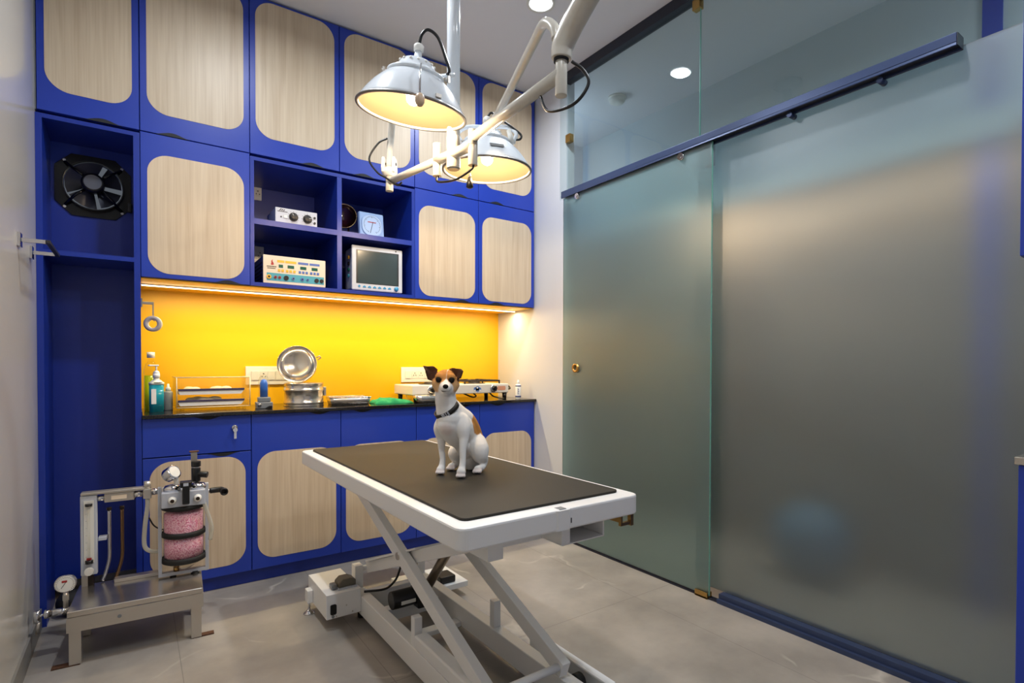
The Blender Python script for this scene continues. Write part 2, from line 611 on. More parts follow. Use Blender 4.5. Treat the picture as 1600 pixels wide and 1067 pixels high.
# ------------------------------------------------------------------ room shell
XC = 3.10          # far wall of the corridor beyond the glass
struct('floor', MB().box(-0.45, 3.3, YR - 0.1, 3.65, -0.06, 0.0), M['floor'])
struct('ceiling', MB().box(-0.45, 3.3, YR - 0.1, 3.65, ZC, ZC + 0.08), M['ceil'])
struct('wall_left', MB().box(XL - 0.12, XL, YR, 3.6, 0, ZC), M['left_wall'])
struct('wall_back', MB().box(XL, 3.3, YB, YB + 0.13, 0, ZC), M['white_wall'])
struct('wall_rear', MB().box(XL - 0.12, 3.3, YR - 0.12, YR, 0, ZC), M['white_wall'])
struct('wall_right', MB().box(XR, XR + 0.066, 2.67, YB, 0, ZC), M['white_wall'])
struct('wall_corridor', MB().box(XC, XC + 0.12, YR, YB, 0, ZC), M['cream_wall'])
struct('wall_right_front', MB().box(XR, XR + 0.066, YR, 0.30, 0, ZC), M['white_wall'])
struct('baseboard_left', MB().box(XL, XL + 0.008, YR, 2.985, 0, 0.085), M['grey_base'])
# yellow splashback in the recess
struct('wall_splashback', MB().box(0.022, XR, YB - 0.006, YB, 0.86, 1.50), M['yellow'])

struct('trim_6', MB().box(0.0235, XR - 0.012, YF + 0.0195, YB - 0.0065, 1.4925, 1.4968), M['yellow'])

# glass partition ---------------------------------------------------
JOIN = 1.668
ZF = 2.168
w1 = struct('window_1', MB().box(XR, XR + 0.010, JOIN + 0.002, 2.735, ZF, 2.895), M['glass'])
for (y, z) in ((2.646, 2.54), (JOIN + 0.016, 2.865)):
    MB().box(XR - 0.012, XR + 0.022, y - 0.022, y + 0.022, z - 0.025, z + 0.025, 0.003).build('glass_clip', M['brass'], w1, label='brass glass clip')
w2 = struct('window_2', MB().box(XR, XR + 0.010, 0.30, JOIN - 0.002, ZF, 2.895), M['glass'])
MB().box(XR, XR + 0.010, 0.30, JOIN - 0.002, 0.040, ZF).build('frosted_pane', M['frost'], w2, label='frosted lower part of the pane')
MB().box(XR + 0.001, XR + 0.009, JOIN - 0.0019, JOIN - 0.0004, 0.04, 2.895).build('polished_edge', M['glass_edge'], w2, label='green polished glass edge')
struct('trim_1', MB().box(XR - 0.022, XR + 0.032, 0.30, 2.67, 2.893, ZC), M['track'])
t2 = MB()
t2.box(XR - 0.056, XR + 0.034, 0.30, 1.512, 0.0, 0.018)
t2.box(XR - 0.040, XR - 0.002, 0.30, 1.512, 0.018, 0.040)
t2.box(XR + 0.012, XR + 0.034, 0.30, 1.512, 0.018, 0.040)
struct('trim_2', t2, M['navy_metal'])
struct('trim_3', MB().box(XR - 0.052, XR - 0.02, 1.512, 2.67, 0.0, 0.006), M['track'])
# sliding door
XD = 2.198
d1 = struct('door_1', MB().box(XD, XD + 0.010, 1.562, 2.64, 0.014, 2.150), M['frost_door'])
MB().box(XD + 0.001, XD + 0.009, 1.5595, 1.562, 0.014, 2.150).build('polished_edge', M['glass_edge'], d1, label='green polished glass edge')
def ring_handle(parent):
    m = MB()
    prof = [(0.017, -0.016), (0.027, -0.016), (0.027, 0.024), (0.017, 0.024)]
    m.lathe(prof, (XD + 0.003, 2.511, 1.086), (1, 0, 0), 32, closed=True)
    return m.build('handle_ring', M['brass'], parent, label='brass finger-ring handle')
ring_handle(d1)
for y in (2.505, 1.735):
    r = MB()
    r.cyl((XD - 0.012, y, 2.131), (XD + 0.022, y, 2.131), 0.017, seg=28)
    r.cyl((XD - 0.016, y, 2.131), (XD - 0.012, y, 2.131), 0.009, seg=20)
    r.box(XD - 0.004, XD + 0.004, y - 0.008, y + 0.008, 2.140, 2.165)
    r.build('door_roller', M['chrome'], d1, label='chrome door roller')
# rail carrying the door
rail = thing('sliding_door_rail', 'long slate-blue metal rail carrying the frosted sliding glass door', 'rail', (2.20, 1.64, 2.17))
b = MB().box(-0.018, 0.040, -1.010, 1.005, -0.010, 0.020)
b.box(-0.018, -0.010, -1.010, 1.005, -0.022, -0.010)
b.box(0.030, 0.040, -1.010, 1.005, -0.022, -0.010)
b.build('rail_profile', M['navy_metal'], rail, bevel=0.0015)
MB().box(-0.017, 0.039, -1.0125, -1.010, -0.021, 0.019).build('end_cap', M['track'], rail, label='dark end cap')
MB().box(-0.010, 0.030, -1.008, 1.004, -0.0125, -0.0105).build('slot', M['track'], rail, label='dark underside slot')
for y in (-0.445, -0.778):
    MB().cyl((0.000, y, -0.032), (0.043, y, -0.032), 0.011, seg=20).build('bracket_bolt', M['navy_metal'], rail)
s = MB().box(0.000, 0.030, -0.075, -0.062, -0.125, -0.0125, 0.002)
s.box(0.000, 0.030, -0.066, -0.040, -0.130, -0.120, 0.002)
s.build('door_stop', M['chrome'], rail, label='chrome door stop')
guide = MB()
guide.box(-0.016, -0.006, -0.035, 0.035, 0.0, 0.030, 0.002)
guide.box(0.012, 0.022, -0.035, 0.035, 0.0, 0.030, 0.002)
guide.box(-0.016, 0.022, -0.035, 0.035, 0.0, 0.011, 0.002)
go = guide.build('floor_guide', M['brass'])
go.location = (XD + 0.002, 1.595, 0.0)
tag(go, 'small brass floor guide under the free edge of the sliding glass door', 'door guide')

# corridor beyond the glass ------------------------------------------
sm = thing('smoke_detector', 'round white smoke detector on the ceiling beyond the clear glass', 'smoke detector', (2.715, 2.69, ZC))
MB().lathe([(0.0, 0.0), (0.062, 0.0), (0.062, -0.012), (0.0, -0.012)], seg=40).build('base', M['white_plastic'], sm)
MB().lathe([(0.054, -0.012), (0.054, -0.030), (0.044, -0.040), (0.0, -0.042)], seg=40).build('sensor_head', M['white_plastic'], sm)
struct('trim_4', MB().box(XC - 0.012, XC, 0.73, 0.80, 0, ZC), M['blue'])
bn = MB().ball((0, 0, 0), 0.195, 40, 24).build('round_ball', mat('petrol_blue_vinyl', (34, 104, 142), 0.5))
bn.location = (2.86, 1.415, 0.195)
tag(bn, 'blue ball-like round shape blurred low behind the frosted glass pane', 'ball')
struct('trim_5', MB().box(XC - 0.008, XC, YR, 0.728, 0, 2.14).box(XC - 0.008, XC, 0.802, YB, 0, 2.14), mat('tan_laminate', (112, 102, 94), 0.45))
wl = thing('added_lamp', 'warm glow blurred behind the frosted glass pane, made by an added long lamp', 'added lamp', (XC - 0.008, 1.42, 2.10))  # invented lamp: ledge and valance shaped to throw the warm glow
MB().box(-0.300, 0.0, -0.82, 0.92, 0.0, 0.035, 0.003).build('lamp_body', M['white_plastic'], wl)
MB().box(-0.300, -0.290, -0.82, 0.92, -0.080, -0.0002, 0.002).build('lamp_valance', M['white_plastic'], wl)
MB().box(-0.262, -0.202, -0.80, 0.90, -0.0035, 0.0).build('lamp_diffuser', emit('added_lamp_diffuser', (1.0, 0.70, 0.42), 1.5), wl, label='glowing lamp diffuser')
ld = bpy.data.lights.new('added_lamp_light', 'AREA')
ld.shape = 'RECTANGLE'
ld.size = 0.09
ld.size_y = 1.70
ld.energy = ADDED_LAMP
ld.color = (1.0, 0.69, 0.46)
lo = bpy.data.objects.new('added_lamp_light', ld)
COL.objects.link(lo)
lo.location = (XC - 0.235, 1.47, 2.093)

# downlights ---------------------------------------------------------
for i, (x, y, p) in enumerate(DOWNLIGHTS):
    where = ['above the surgical lamps', 'near the tall niche, unseen fill', 'near the glass partition, behind the lamps, unseen fill', 'above the left wall side, unseen fill'][i]
    dl = thing('ceiling_downlight', f'round recessed white downlight in the ceiling {where}', 'downlight', (x, y, ZC), group='recessed ceiling downlights')
    MB().lathe([(0.058, 0.0), (0.072, 0.0), (0.072, -0.006), (0.058, -0.004)], seg=40, closed=True).build('trim_ring', M['white_plastic'], dl)
    MB().lathe([(0.0, -0.001), (0.058, -0.001), (0.058, -0.003), (0.0, -0.003)], seg=40).build('diffuser', M['downlight'], dl, label='glowing diffuser')
    ld = bpy.data.lights.new('downlight_light', 'AREA')
    ld.shape = 'DISK'
    ld.size = 0.10
    ld.energy = p
    ld.color = COOL
    ld.spread = radians(165)
    lo = bpy.data.objects.new('downlight_light', ld)
    COL.objects.link(lo)
    lo.location = (x, y, ZC - 0.010)
for (x, y, z, k) in ((2.62, -0.25, 2.50, 0.65), (2.45, 3.22, 2.55, 0.35)):  # unseen point lights without fixtures, added to brighten the corridor
    ld = bpy.data.lights.new('corridor_fill', 'POINT')
    ld.shadow_soft_size = 0.12
    ld.energy = CORRIDOR_FILL * k
    ld.color = (0.74, 0.87, 1.0)
    lo = bpy.data.objects.new('corridor_fill', ld)
    COL.objects.link(lo)
    lo.location = (x, y, z)
# ------------------------------------------------------------------ fitted cabinets
COLX = [XL, 0.0225, 0.470, 0.912, 1.352, 1.792, 2.236]
ZS, ZU = 2.153, 1.497
TD = 0.018         # door thickness
INSET = 0.027

def pull_outline(w, h, n=10):
    """scooped finger pull: flat base, rounded hump"""
    pts = [(-w / 2, 0), (w / 2, 0)]
    for i in range(1, n):
        t = i / n
        pts.append((w / 2 - w * t, h * sin(pi * t) ** 1.6))
    return pts

def door(parent, x0, x1, z0, z1, p0, p1, pull_x, pull_side, r=0.085, name='door'):
    """blue framed door with a rounded wood inlay; (p0,p1) inlay bottom/top; local coords"""
    g = 0.0016
    yf = 0.0
    d = MB().box(x0 + g, x1 - g, yf, yf + TD, z0 + g, z1 - g, 0.0012, seg=1).build(name, M['blue'], parent)
    if p0 is not None:
        o = rrect(x0 + INSET, x1 - INSET, p0, p1, r, 10)
        MB().prism(o, (0, yf + 0.002, 0), X, Z, -Y, 0.0032).build('wood_inlay', M['wood'], d, label='pale wood inlay with rounded corners')
    if pull_x is not None:
        sgn = 1 if pull_side == 'bottom' else -1
        zz = z0 if pull_side == 'bottom' else z1
        o = pull_outline(0.135, 0.016)
        if sgn < 0:
            o = [(a, -b_) for a, b_ in o][::-1]
        MB().prism(o, (pull_x, yf + 0.004, zz), X, Z, -Y, 0.0052).build('finger_pull', M['dark'], d, label='dark scooped finger pull')
    return d

def carcass(parent, x0, x1, y0, y1, z0, z1, t=0.016, back=0.006, shelf=None, name='carcass'):
    m = MB()
    m.box(x0, x0 + t, y0, y1, z0, z1)
    m.box(x1 - t, x1, y0, y1, z0, z1)
    m.box(x0 + t, x1 - t, y0, y1, z0, z0 + t)
    m.box(x0 + t, x1 - t, y0, y1, z1 - t, z1)
    m.box(x0 + t, x1 - t, y1 - back, y1, z0 + t, z1 - t)
    return m.build(name, M['blue_in'], parent)

def unit(name, label, cat, x0, x1, z0, group=None):
    return thing(name, label, cat, ((x0 + x1) / 2, YF, z0), group=group)

DEPTH = YB - 0.008 - YF
# top row: six doors up to the ceiling
ordn = ['first from the left wall, above the exhaust fan niche', 'second from the left wall', 'third from the left wall, above the open shelves',
        'fourth from the left wall, behind the hanging lamp', 'fifth from the left wall, behind the lamp arms', 'at the right end, touching the white wall']
pulls = [0.045, -0.100, 0.080, -0.085, 0.085, -0.085]
for i in range(6):
    x0, x1 = COLX[i], COLX[i + 1]
    w = (x1 - x0) / 2
    u = unit('ceiling_cabinet', f'blue wood-inlay ceiling cabinet, {ordn[i]}', 'cabinet', x0, x1, ZS, 'row of ceiling-height wall cabinets')
    carcass(u, -w + 0.0004, w - 0.0004, TD + 0.001, DEPTH, 0.0008, ZC - ZS - 0.001)
    l = 0.005 if i == 0 else 0
    door(u, -w + l, w, 0, ZC - ZS - 0.010, 0.092, ZC - ZS - 0.022, pulls[i], 'bottom')
    if i == 0:
        MB().box(-w + 0.0005, -w + l - 0.001, 0.003, TD, 0, ZC - ZS - 0.001).build('filler_strip', M['grey_plastic'], u, label='grey filler strip by the wall')
# second row closed cabinets
for (a, b_, px, lab) in ((1, 2, 0.125, 'blue wall cabinet with wood inlay door, between fan niche and open shelves'),
                         (4, 5, 0.100, 'blue wall cabinet with wood inlay door, just right of the open shelves'),
                         (5, 6, -0.085, 'blue wall cabinet with wood inlay door, at the lower right by the white wall')):
    x0, x1 = COLX[a], COLX[b_]
    w = (x1 - x0) / 2
    u = unit('wall_cabinet', lab, 'cabinet', x0, x1, ZU, 'lower row of wall cabinets')
    H = ZS - ZU
    carcass(u, -w + 0.0004, w - 0.0004, TD + 0.001, DEPTH, 0.0008, H - 0.0008)
    door(u, -w, w, 0, H - 0.001, 0.022, H - 0.092, px, 'bottom', r=0.085 if a == 1 else 0.075)

# open shelf unit with four compartments
x0, x1 = COLX[2], COLX[4]
us = unit('open_shelf_unit', 'open blue shelf unit of four compartments holding medical devices', 'shelf unit', x0, x1, ZU)
w = (x1 - x0) / 2
H = ZS - ZU
carcass(us, -w + 0.0006, w - 0.0006, 0.0, DEPTH, 0.0008, H - 0.012, t=0.018)
MB().box(-0.0125, 0.0125, 0.0006, DEPTH - 0.0065, 0.0190, H - 0.0305).build('divider', M['blue_in'], us)
for (a, b_) in ((-w + 0.0188, -0.0128), (0.0128, w - 0.0188)):
    MB().box(a, b_, 0.0006, DEPTH - 0.0065, 0.310, 0.338).build('shelf_board', M['blue_in'], us)

# tall niche on the left
x0, x1 = COLX[0], COLX[1]
un = unit('tall_niche_unit', 'tall open blue niche unit beside the left wall, exhaust fan in its upper part', 'niche unit', x0, x1, 0.0)
w = (x1 - x0) / 2
YNB = 3.285 - YF
m = MB()
m.box(-w + 0.0005, -w + 0.022, 0, YNB, 0, ZS - 0.012)
m.box(w - 0.024, w - 0.0005, 0, YNB, 0, ZS - 0.012)
m.box(-w + 0.022, w - 0.024, 0, YNB, ZS - 0.030, ZS - 0.012)
m.build('carcass', M['blue_in'], un)
MB().box(-w + 0.022, w - 0.024, 0.0, YNB, 1.560, 1.580).build('shelf_board', M['blue_in'], un)
MB().box(-w + 0.022, w - 0.024, YNB, YNB + 0.012, 0.09, ZS - 0.012).build('back_panel', M['blue_in'], un)

# base cabinets
BX = [0.0225, 0.471, 0.916, 1.362, 1.802, 2.240]
ZB0, ZB1 = 0.067, 0.853
bl = ['first from the tall niche, with a drawer and keyed lock', 'second from the tall niche', 'third from the tall niche, behind the table corner',
      'fourth from the tall niche, behind the sitting dog', 'at the right end, touching the white wall']
bp = [0.10, 0.11, -0.10, 0.10, -0.08]
for i in range(5):
    x0, x1 = BX[i], BX[i + 1]
    w = (x1 - x0) / 2
    u = unit('base_cabinet', f'blue wood-inlay base cabinet, {bl[i]}', 'cabinet', x0, x1, ZB0, 'base cabinets under the black worktop')
    carcass(u, -w + 0.0004, w - 0.0004, TD + 0.001, DEPTH, 0.0008, ZB1 - ZB0 - 0.0008)
    if i == 0:
        door(u, -w, w, 0, 0.604, 0.048, 0.583, bp[i], 'top')
        dr = door(u, -w, w, 0.606, ZB1 - ZB0, None, None, 0.035, 'top', name='drawer')
        lk = MB().lathe([(0.0, 0.0), (0.0135, 0.0), (0.0135, 0.008), (0.009, 0.010), (0.0, 0.010)], (0.150, 0.001, 0.725), (0, -1, 0), 24)
        lk = lk.build('lock', M['chrome'], dr, label='chrome keyed lock')
        k = MB().box(0.148, 0.152, -0.026, -0.010, 0.716, 0.734, 0.001)
        k.cyl((0.150, -0.024, 0.7145), (0.150, -0.021, 0.7145), 0.010, seg=20)
        k.box(0.1445, 0.1555, -0.0225, -0.0205, 0.672, 0.708, 0.0008)
        k.build('key', M['silver'], lk, label='grey key hanging in the lock')
    else:
        door(u, -w, w, 0, ZB1 - ZB0, 0.048, 0.592, bp[i], 'top')
pl = MB().box(0.0235, 2.2395, YF + 0.026, YF + 0.042, 0.0, 0.0665).build('plinth', M['blue_in'])
pl.location = (0, 0, 0)
tag(pl, 'long blue toe-kick board along the floor under the base cabinets', 'plinth')

# worktop
wt = MB().box(0.0230, 2.2440, YF - 0.020, YB - 0.0065, ZB1, ZB1 + 0.018, 0.003)
wo = wt.build('worktop', M['granite'])
tag(wo, 'long polished black stone worktop over the blue base cabinets', 'worktop')
ZT = ZB1 + 0.018

# light strip under the wall cabinets
ls = thing('led_light_strip', 'long glowing warm light strip under the wall cabinets above the yellow splashback', 'light strip', (1.13, 3.215, ZU - 0.0046))
MB().box(-1.105, 1.095, -0.008, 0.008, -0.005, 0.0).build('strip_channel', M['white_plastic'], ls)
MB().box(-1.103, 1.093, -0.0055, 0.0055, -0.009, -0.005).build('strip_diffuser', M['led'], ls, label='glowing diffuser')
ld = bpy.data.lights.new('strip_light', 'AREA')
ld.shape = 'RECTANGLE'
ld.size = 2.18
ld.size_y = 0.012
ld.energy = LED_POWER
ld.color = (1.0, 0.84, 0.48)
lo = bpy.data.objects.new('strip_light', ld)
COL.objects.link(lo)
lo.location = (1.125, 3.215, ZU - 0.0150)

# blue cabinets just inside the right edge of the picture
u = thing('corner_wall_cabinet', 'blue wall cabinet edge at the far right, in front of the frosted glass', 'cabinet', (1.95, 0.14, 1.40))
MB().box(0.0185, 0.245, -0.28, 0.278, 0, 0.70).build('carcass', M['blue_in'], u)
MB().box(0, 0.018, -0.279, 0.277, 0, 0.70, 0.0012, seg=1).build('door', M['blue'], u)
u = thing('corner_base_cabinet', 'blue base cabinet edge with steel top at the far right by the frosted glass', 'cabinet', (1.95, 0.14, 0.0))
MB().box(0.0185, 0.230, -0.28, 0.274, 0, 0.835).build('carcass', M['blue_in'], u)
MB().box(0, 0.018, -0.279, 0.273, 0.06, 0.833, 0.0012, seg=1).build('door', M['blue'], u)
MB().box(-0.010, 0.232, -0.28, 0.280, 0.8355, 0.856, 0.002).build('cabinet_top', M['steel'], u, label='steel top edge')
# ------------------------------------------------------------------ lift table
TT = 0.700
tb = thing('lift_table', 'white scissor-lift veterinary examination table with black ribbed mat, dog sitting on top', 'table', (0.955, 1.913, 0.0), radians(0.45))
def smooth_frame():
    m = MB()
    a, b_ = 0.322, 0.755
    out = rrect(-a, a, -b_, b_, 0.032, 8)
    m.prism(out, (0, 0, TT - 0.060), X, Y, Z, 0.060)
    return m
tf = smooth_frame().build('table_top', M['white_paint'], tb, bevel=0.006)
mt = MB()
mt.prism(rrect(-0.282, 0.286, -0.700, 0.712, 0.022, 6), (0, 0, TT - 0.001), X, Y, Z, 0.0085)
mt.build('rubber_mat', M['mat_rubber'], tb, bevel=0.002, label='black ribbed rubber mat')
# front notch plate with slot
n = MB()
n.prism([(-0.012, -0.7585), (0.026, -0.7585), (0.034, -0.754), (-0.020, -0.754)], (0, 0, TT - 0.058), X, Y, Z, 0.056)
n.build('front_boss', M['white_paint'], tf)
MB().box(-0.004, 0.020, -0.752, -0.728, TT - 0.0005, TT + 0.0006).build('slot', M['grey_plastic'], tf, label='grey slot')
MB().box(0.0345, 0.0375, -0.7562, -0.752, TT - 0.042, TT - 0.028).build('slot', M['black'], tf, label='small black slot')
# underside channels
u = MB()
u.box(0.02, 0.185, -0.735, -0.52, TT - 0.112, TT - 0.108)
u.box(0.181, 0.185, -0.735, -0.52, TT - 0.108, TT - 0.060)
u.box(0.02, 0.050, -0.735, -0.52, TT - 0.108, TT - 0.060)
u.build('cradle_channel', M['white_paint'], tb, bevel=0.002)
u = MB()
u.box(-0.200, -0.150, -0.690, -0.45, TT - 0.125, TT - 0.060)
u.build('guide_block', M['white_paint'], tb, bevel=0.002)
u = MB()
u.box(0.262, 0.312, -0.730, -0.720, TT - 0.098, TT - 0.088)
u.box(0.304, 0.316, -0.732, -0.718, TT - 0.102, TT - 0.060)
u.box(0.262, 0.270, -0.730, -0.55, TT - 0.088, TT - 0.060)
u.build('side_hook', M['brass'], tb, label='brass accessory hook')
# base rails and beams
RX = 0.150
for s in (-1, 1):
    MB().box(s * RX - 0.0225, s * RX + 0.0225, -0.735, 0.455, 0.030, 0.112).build('base_rail', M['white_paint'], tb, bevel=0.003)
    q = MB()
    if s < 0:      # channel above the left rail, closed towards the outside
        lo_, hi_ = s * RX - 0.0215, s * RX + 0.028
        q.box(lo_, hi_, -0.734, -0.165, 0.1125, 0.160, 0.006)
    else:          # wide channel outside the right rail, open towards the rollers
        q.box(s * RX + 0.023, s * RX + 0.088, -0.734, -0.30, 0.030, 0.038)
        q.box(s * RX + 0.081, s * RX + 0.088, -0.734, -0.30, 0.038, 0.118)
        q.box(s * RX + 0.060, s * RX + 0.088, -0.734, -0.30, 0.118, 0.126)
    q.build('roller_track', M['white_paint'], tb, bevel=0.002)
    MB().box(s * RX - 0.015, s * RX + 0.015, -0.155 - (0.05 if s > 0 else 0), -0.125 - (0.05 if s > 0 else 0), 0.1122, 0.212).build('stop_post', M['white_paint'], tb, bevel=0.002)
    MB().box(s * RX - 0.018, s * RX + 0.018, 0.452, 0.500, 0.030, 0.212).build('pivot_post', M['white_paint'], tb, bevel=0.002)
for (y, z0, z1) in ((0.410, 0.030, 0.110), (0.250, 0.035, 0.085), (0.05, 0.030, 0.050), (-0.70, 0.03, 0.09)):
    MB().box(-RX + 0.0226, RX - 0.0226, y - 0.022, y + 0.022, z0, z1).build('cross_beam', M['white_paint'], tb, bevel=0.003)
# scissor arms A
def bar(p, q, wx, h):
    p, q = Vector(p), Vector(q)
    d = q - p
    L = d.length
    d.normalize()
    up = X.cross(d)
    R = Matrix((X, d, up)).transposed()
    return MB().box(-wx / 2, wx / 2, -L / 2, L / 2, -h / 2, h / 2, 0.002, R), (p + q) / 2
def add_bar(name, p, q, wx, h):
    m, c = bar(p, q, wx, h)
    for v in m.bm.verts:
        v.co += c
    return m.build(name, M['white_paint'], tb)
for s in (-1, 1):
    add_bar('scissor_arm', (s * 0.135, 0.660, 0.618), (s * 0.135, -0.615, 0.142), 0.032, 0.052)
    MB().cyl((s * 0.118, 0.022, 0.379), (s * 0.156, 0.022, 0.379), 0.014, seg=20).build('pivot_bolt', M['brushed'], tb, label='steel pivot bolt')
    add_bar('scissor_arm', (s * 0.098, 0.470, 0.190), (s * 0.098, -0.600, 0.600), 0.026, 0.046)
    MB().cyl((s * 0.152 + (0.024 if s > 0 else 0), -0.615, 0.138 - (0.05 if s > 0 else 0)), (s * 0.166 + (0.036 if s > 0 else 0), -0.615, 0.138 - (0.05 if s > 0 else 0)), 0.026, seg=28).build('roller', M['rubber'], tb, label='black roller')
MB().cyl((-0.119, -0.600, 0.150), (0.119, -0.600, 0.150), 0.012, seg=20).build('tie_rod', M['white_paint'], tb)
MB().cyl((-0.134, 0.474, 0.190), (0.134, 0.474, 0.190), 0.012, seg=20).build('tie_rod', M['white_paint'], tb)
MB().box(-0.15, 0.15, 0.640, 0.690, 0.600, 0.640, 0.003).build('top_bracket', M['white_paint'], tb)
MB().box(-0.12, 0.12, -0.640, -0.575, 0.585, 0.640, 0.003).build('top_bracket', M['white_paint'], tb)
# broad plate joining the second arm pair
p, q = Vector((0, 0.440, 0.232)), Vector((0, -0.080, 0.430))
d = (q - p).normalized()
R = Matrix((X, d, X.cross(d))).transposed()
m = MB().box(-0.128, 0.128, -(q - p).length / 2, (q - p).length / 2, -0.004, 0.004, 0.001, R)
for v in m.bm.verts:
    v.co += (p + q) / 2
m.build('arm_plate', M['white_paint'], tb)
# motor, actuator, cable
mo = MB().cyl((-0.112, 0.185, 0.140), (-0.006, 0.185, 0.140), 0.036, seg=32).build('lift_motor', M['black'], tb, bevel=0.003, label='black cylindrical lift motor')
MB().box(-0.012, 0.055, 0.140, 0.225, 0.095, 0.168, 0.006).build('gear_box', M['black'], mo)
MB().box(-0.082, -0.020, 0.147, 0.152, 0.128, 0.142).build('rating_plate', M['white_plastic'], mo, label='white rating plate')
ac = MB().cyl((0.036, 0.190, 0.135), (0.118, 0.030, 0.420), 0.020, seg=24).build('actuator_tube', M['actuator'], tb, label='grey actuator tube')
MB().cyl((0.110, 0.045, 0.393), (0.126, 0.015, 0.447), 0.023, seg=24).build('actuator_collar', M['black'], ac, label='black collar')
MB().tube(spline([(0.145, -0.06, 0.470), (0.182, -0.10, 0.430), (0.170, -0.12, 0.395), (0.135, -0.13, 0.385), (0.11, -0.06, 0.40)], 8), 0.006).build('cable', M['black'], tb, label='black cable loop')
MB().tube(spline([(-0.150, 0.39, 0.118), (-0.08, 0.36, 0.120), (-0.04, 0.372, 0.122), (-0.01, 0.37, 0.150), (0.005, 0.36, 0.20)], 8), 0.005).build('cable', M['black'], tb, label='black motor cable')
# control box, socket, foot pedals, feet
bx = MB().box(-0.318, -0.1735, 0.362, 0.640, 0.048, 0.150, 0.002).build('control_box', M['white_paint'], tb)
so = MB().prism(rrect(-0.303, -0.278, 0.066, 0.108, 0.006, 4), (0, 0.3625, 0), X, Z, -Y, 0.005).build('power_socket', M['black'], bx, label='black power socket')
for z in (0.058,):
    MB().cyl((-0.292, 0.3625, z), (-0.292, 0.357, z), 0.0055, seg=16).build('fuse_cap', M['grey_plastic'], bx)
for (x, z) in ((-0.236, 0.092), (-0.210, 0.060), (-0.278, 0.056)):
    MB().cyl((x, 0.3625, z), (x, 0.360, z), 0.003, seg=12).build('screw', M['brushed'], bx)
pdl = MB().box(-0.262, -0.180, 0.385, 0.470, 0.150, 0.156, 0.002).build('pedal_plate', M['silver'], bx, label='grey pedal plate')
q = MB()
q.prism([(0.0, 0.0), (0.075, 0.0), (0.075, 0.022), (0.052, 0.034), (0.018, 0.034), (0.0, 0.018)], (-0.258, 0.395, 0.156), X, Z, Y, 0.060)
q.build('foot_pedal', mat('olive_grey_pedal', (104, 98, 84), 0.5), pdl, bevel=0.004, label='olive-grey foot pedal')
MB().box(-0.285, -0.262, 0.400, 0.440, 0.152, 0.172, 0.004).build('foot_pedal_toe', M['grey_plastic'], pdl)
MB().box(-0.342, -0.3185, 0.560, 0.605, 0.052, 0.108, 0.003).build('foot_bracket', M['white_paint'], tb)
for (x, y) in ((-0.330, 0.582), (0.330, 0.56)):
    f = MB().cyl((x, y, 0.016), (x, y, 0.060), 0.005, seg=12)
    f.lathe([(0.0, 0.0), (0.024, 0.0), (0.024, 0.004), (0.012, 0.012), (0.006, 0.018), (0, 0.018)], (x, y, 0), seg=28)
    f.build('levelling_foot', M['chrome'], tb, label='chrome levelling foot')
MB().box(0.05, 0.340, 0.340, 0.580, 0.044, 0.070, 0.002).build('pedal_bracket', M['white_paint'], tb)
for (x0, x1, y0) in ((0.075, 0.13, 0.36), (0.205, 0.285, 0.36)):
    MB().box(x0, x1, y0, y0 + 0.085, 0.0705, 0.104, 0.006).build('foot_pedal', M['black'], tb, label='black foot pedal')
for (x, y) in ((-RX, -0.70), (RX, -0.70), (RX, 0.40), (-RX, 0.42)):
    MB().cyl((x, y, 0.0), (x, y, 0.030), 0.018, seg=20).build('rubber_foot', M['rubber'], tb)
# ------------------------------------------------------------------ ceiling surgical light
sl = thing('surgical_light', 'ceiling-hung white surgical light with two glowing dome lamp heads on jointed arms', 'surgical light', (1.022, 1.902, ZC))
OL = Vector((1.022, 1.902, ZC))
def W(p):
    return Vector(p) - OL
def tubeW(pts, r, smooth=True, n=8):
    p = [W(q) for q in pts]
    return spline(p, n) if smooth else p
HUBL, HUBR = Vector((0.995, 1.990, 1.925)), Vector((1.036, 1.775, 1.925))
LEND, REND = Vector((0.930, 2.330, 1.920)), Vector((0.985, 1.195, 1.925))
AL, AR = Vector((0.814, -0.581, 0)), Vector((0.581, 0.814, 0))     # picture-plane right / away from the camera
m = MB().cyl(W((1.022, 1.902, 1.99)), W((1.022, 1.902, ZC - 0.03)), 0.0255, seg=32)
m.build('ceiling_pole', M['lamp_white'], sl)
MB().lathe([(0.0, 0.0), (0.085, 0.0), (0.085, -0.02), (0.04, -0.05), (0.0, -0.05)], (0, 0, 0), seg=40).build('ceiling_rose', M['lamp_white'], sl)
m = MB().cyl(W((1.022, 1.902, 1.872)), W((1.022, 1.902, 1.935)), 0.0265, seg=32)
m.cyl(W((1.022, 1.902, 1.937)), W((1.022, 1.902, 1.998)), 0.0265, seg=32)
m.cyl(W((1.022, 1.902, 1.868)), W((1.022, 1.902, 1.872)), 0.022, seg=32)
m.build('hub', M['cream_paint'], sl, bevel=0.002)
MB().cyl(W(HUBL), W(HUBR), 0.019, seg=24).build('cross_bar', M['cream_paint'], sl)
def socket(c, r, z0, z1, zs):
    k = MB()
    k.cyl(W((c.x, c.y, z0)), W((c.x, c.y, zs - 0.0008)), r, seg=28)
    k.cyl(W((c.x, c.y, zs + 0.0008)), W((c.x, c.y, z1)), r * 0.99, seg=28)
    k.cyl(W((c.x, c.y, zs - 0.0008)), W((c.x, c.y, zs + 0.0008)), r * 0.93, seg=28)
    return k
k = socket(HUBL, 0.0175, 1.862, 1.992, 1.945)
k.build('arm_joint', M['cream_paint'], sl, bevel=0.0015)
k = socket(HUBR, 0.0180, 1.850, 1.982, 1.925)
k.build('arm_joint', M['cream_paint'], sl, bevel=0.0015)
MB().cyl(W(HUBL), W(LEND), 0.0155, seg=24).build('swing_arm', M['cream_paint'], sl)
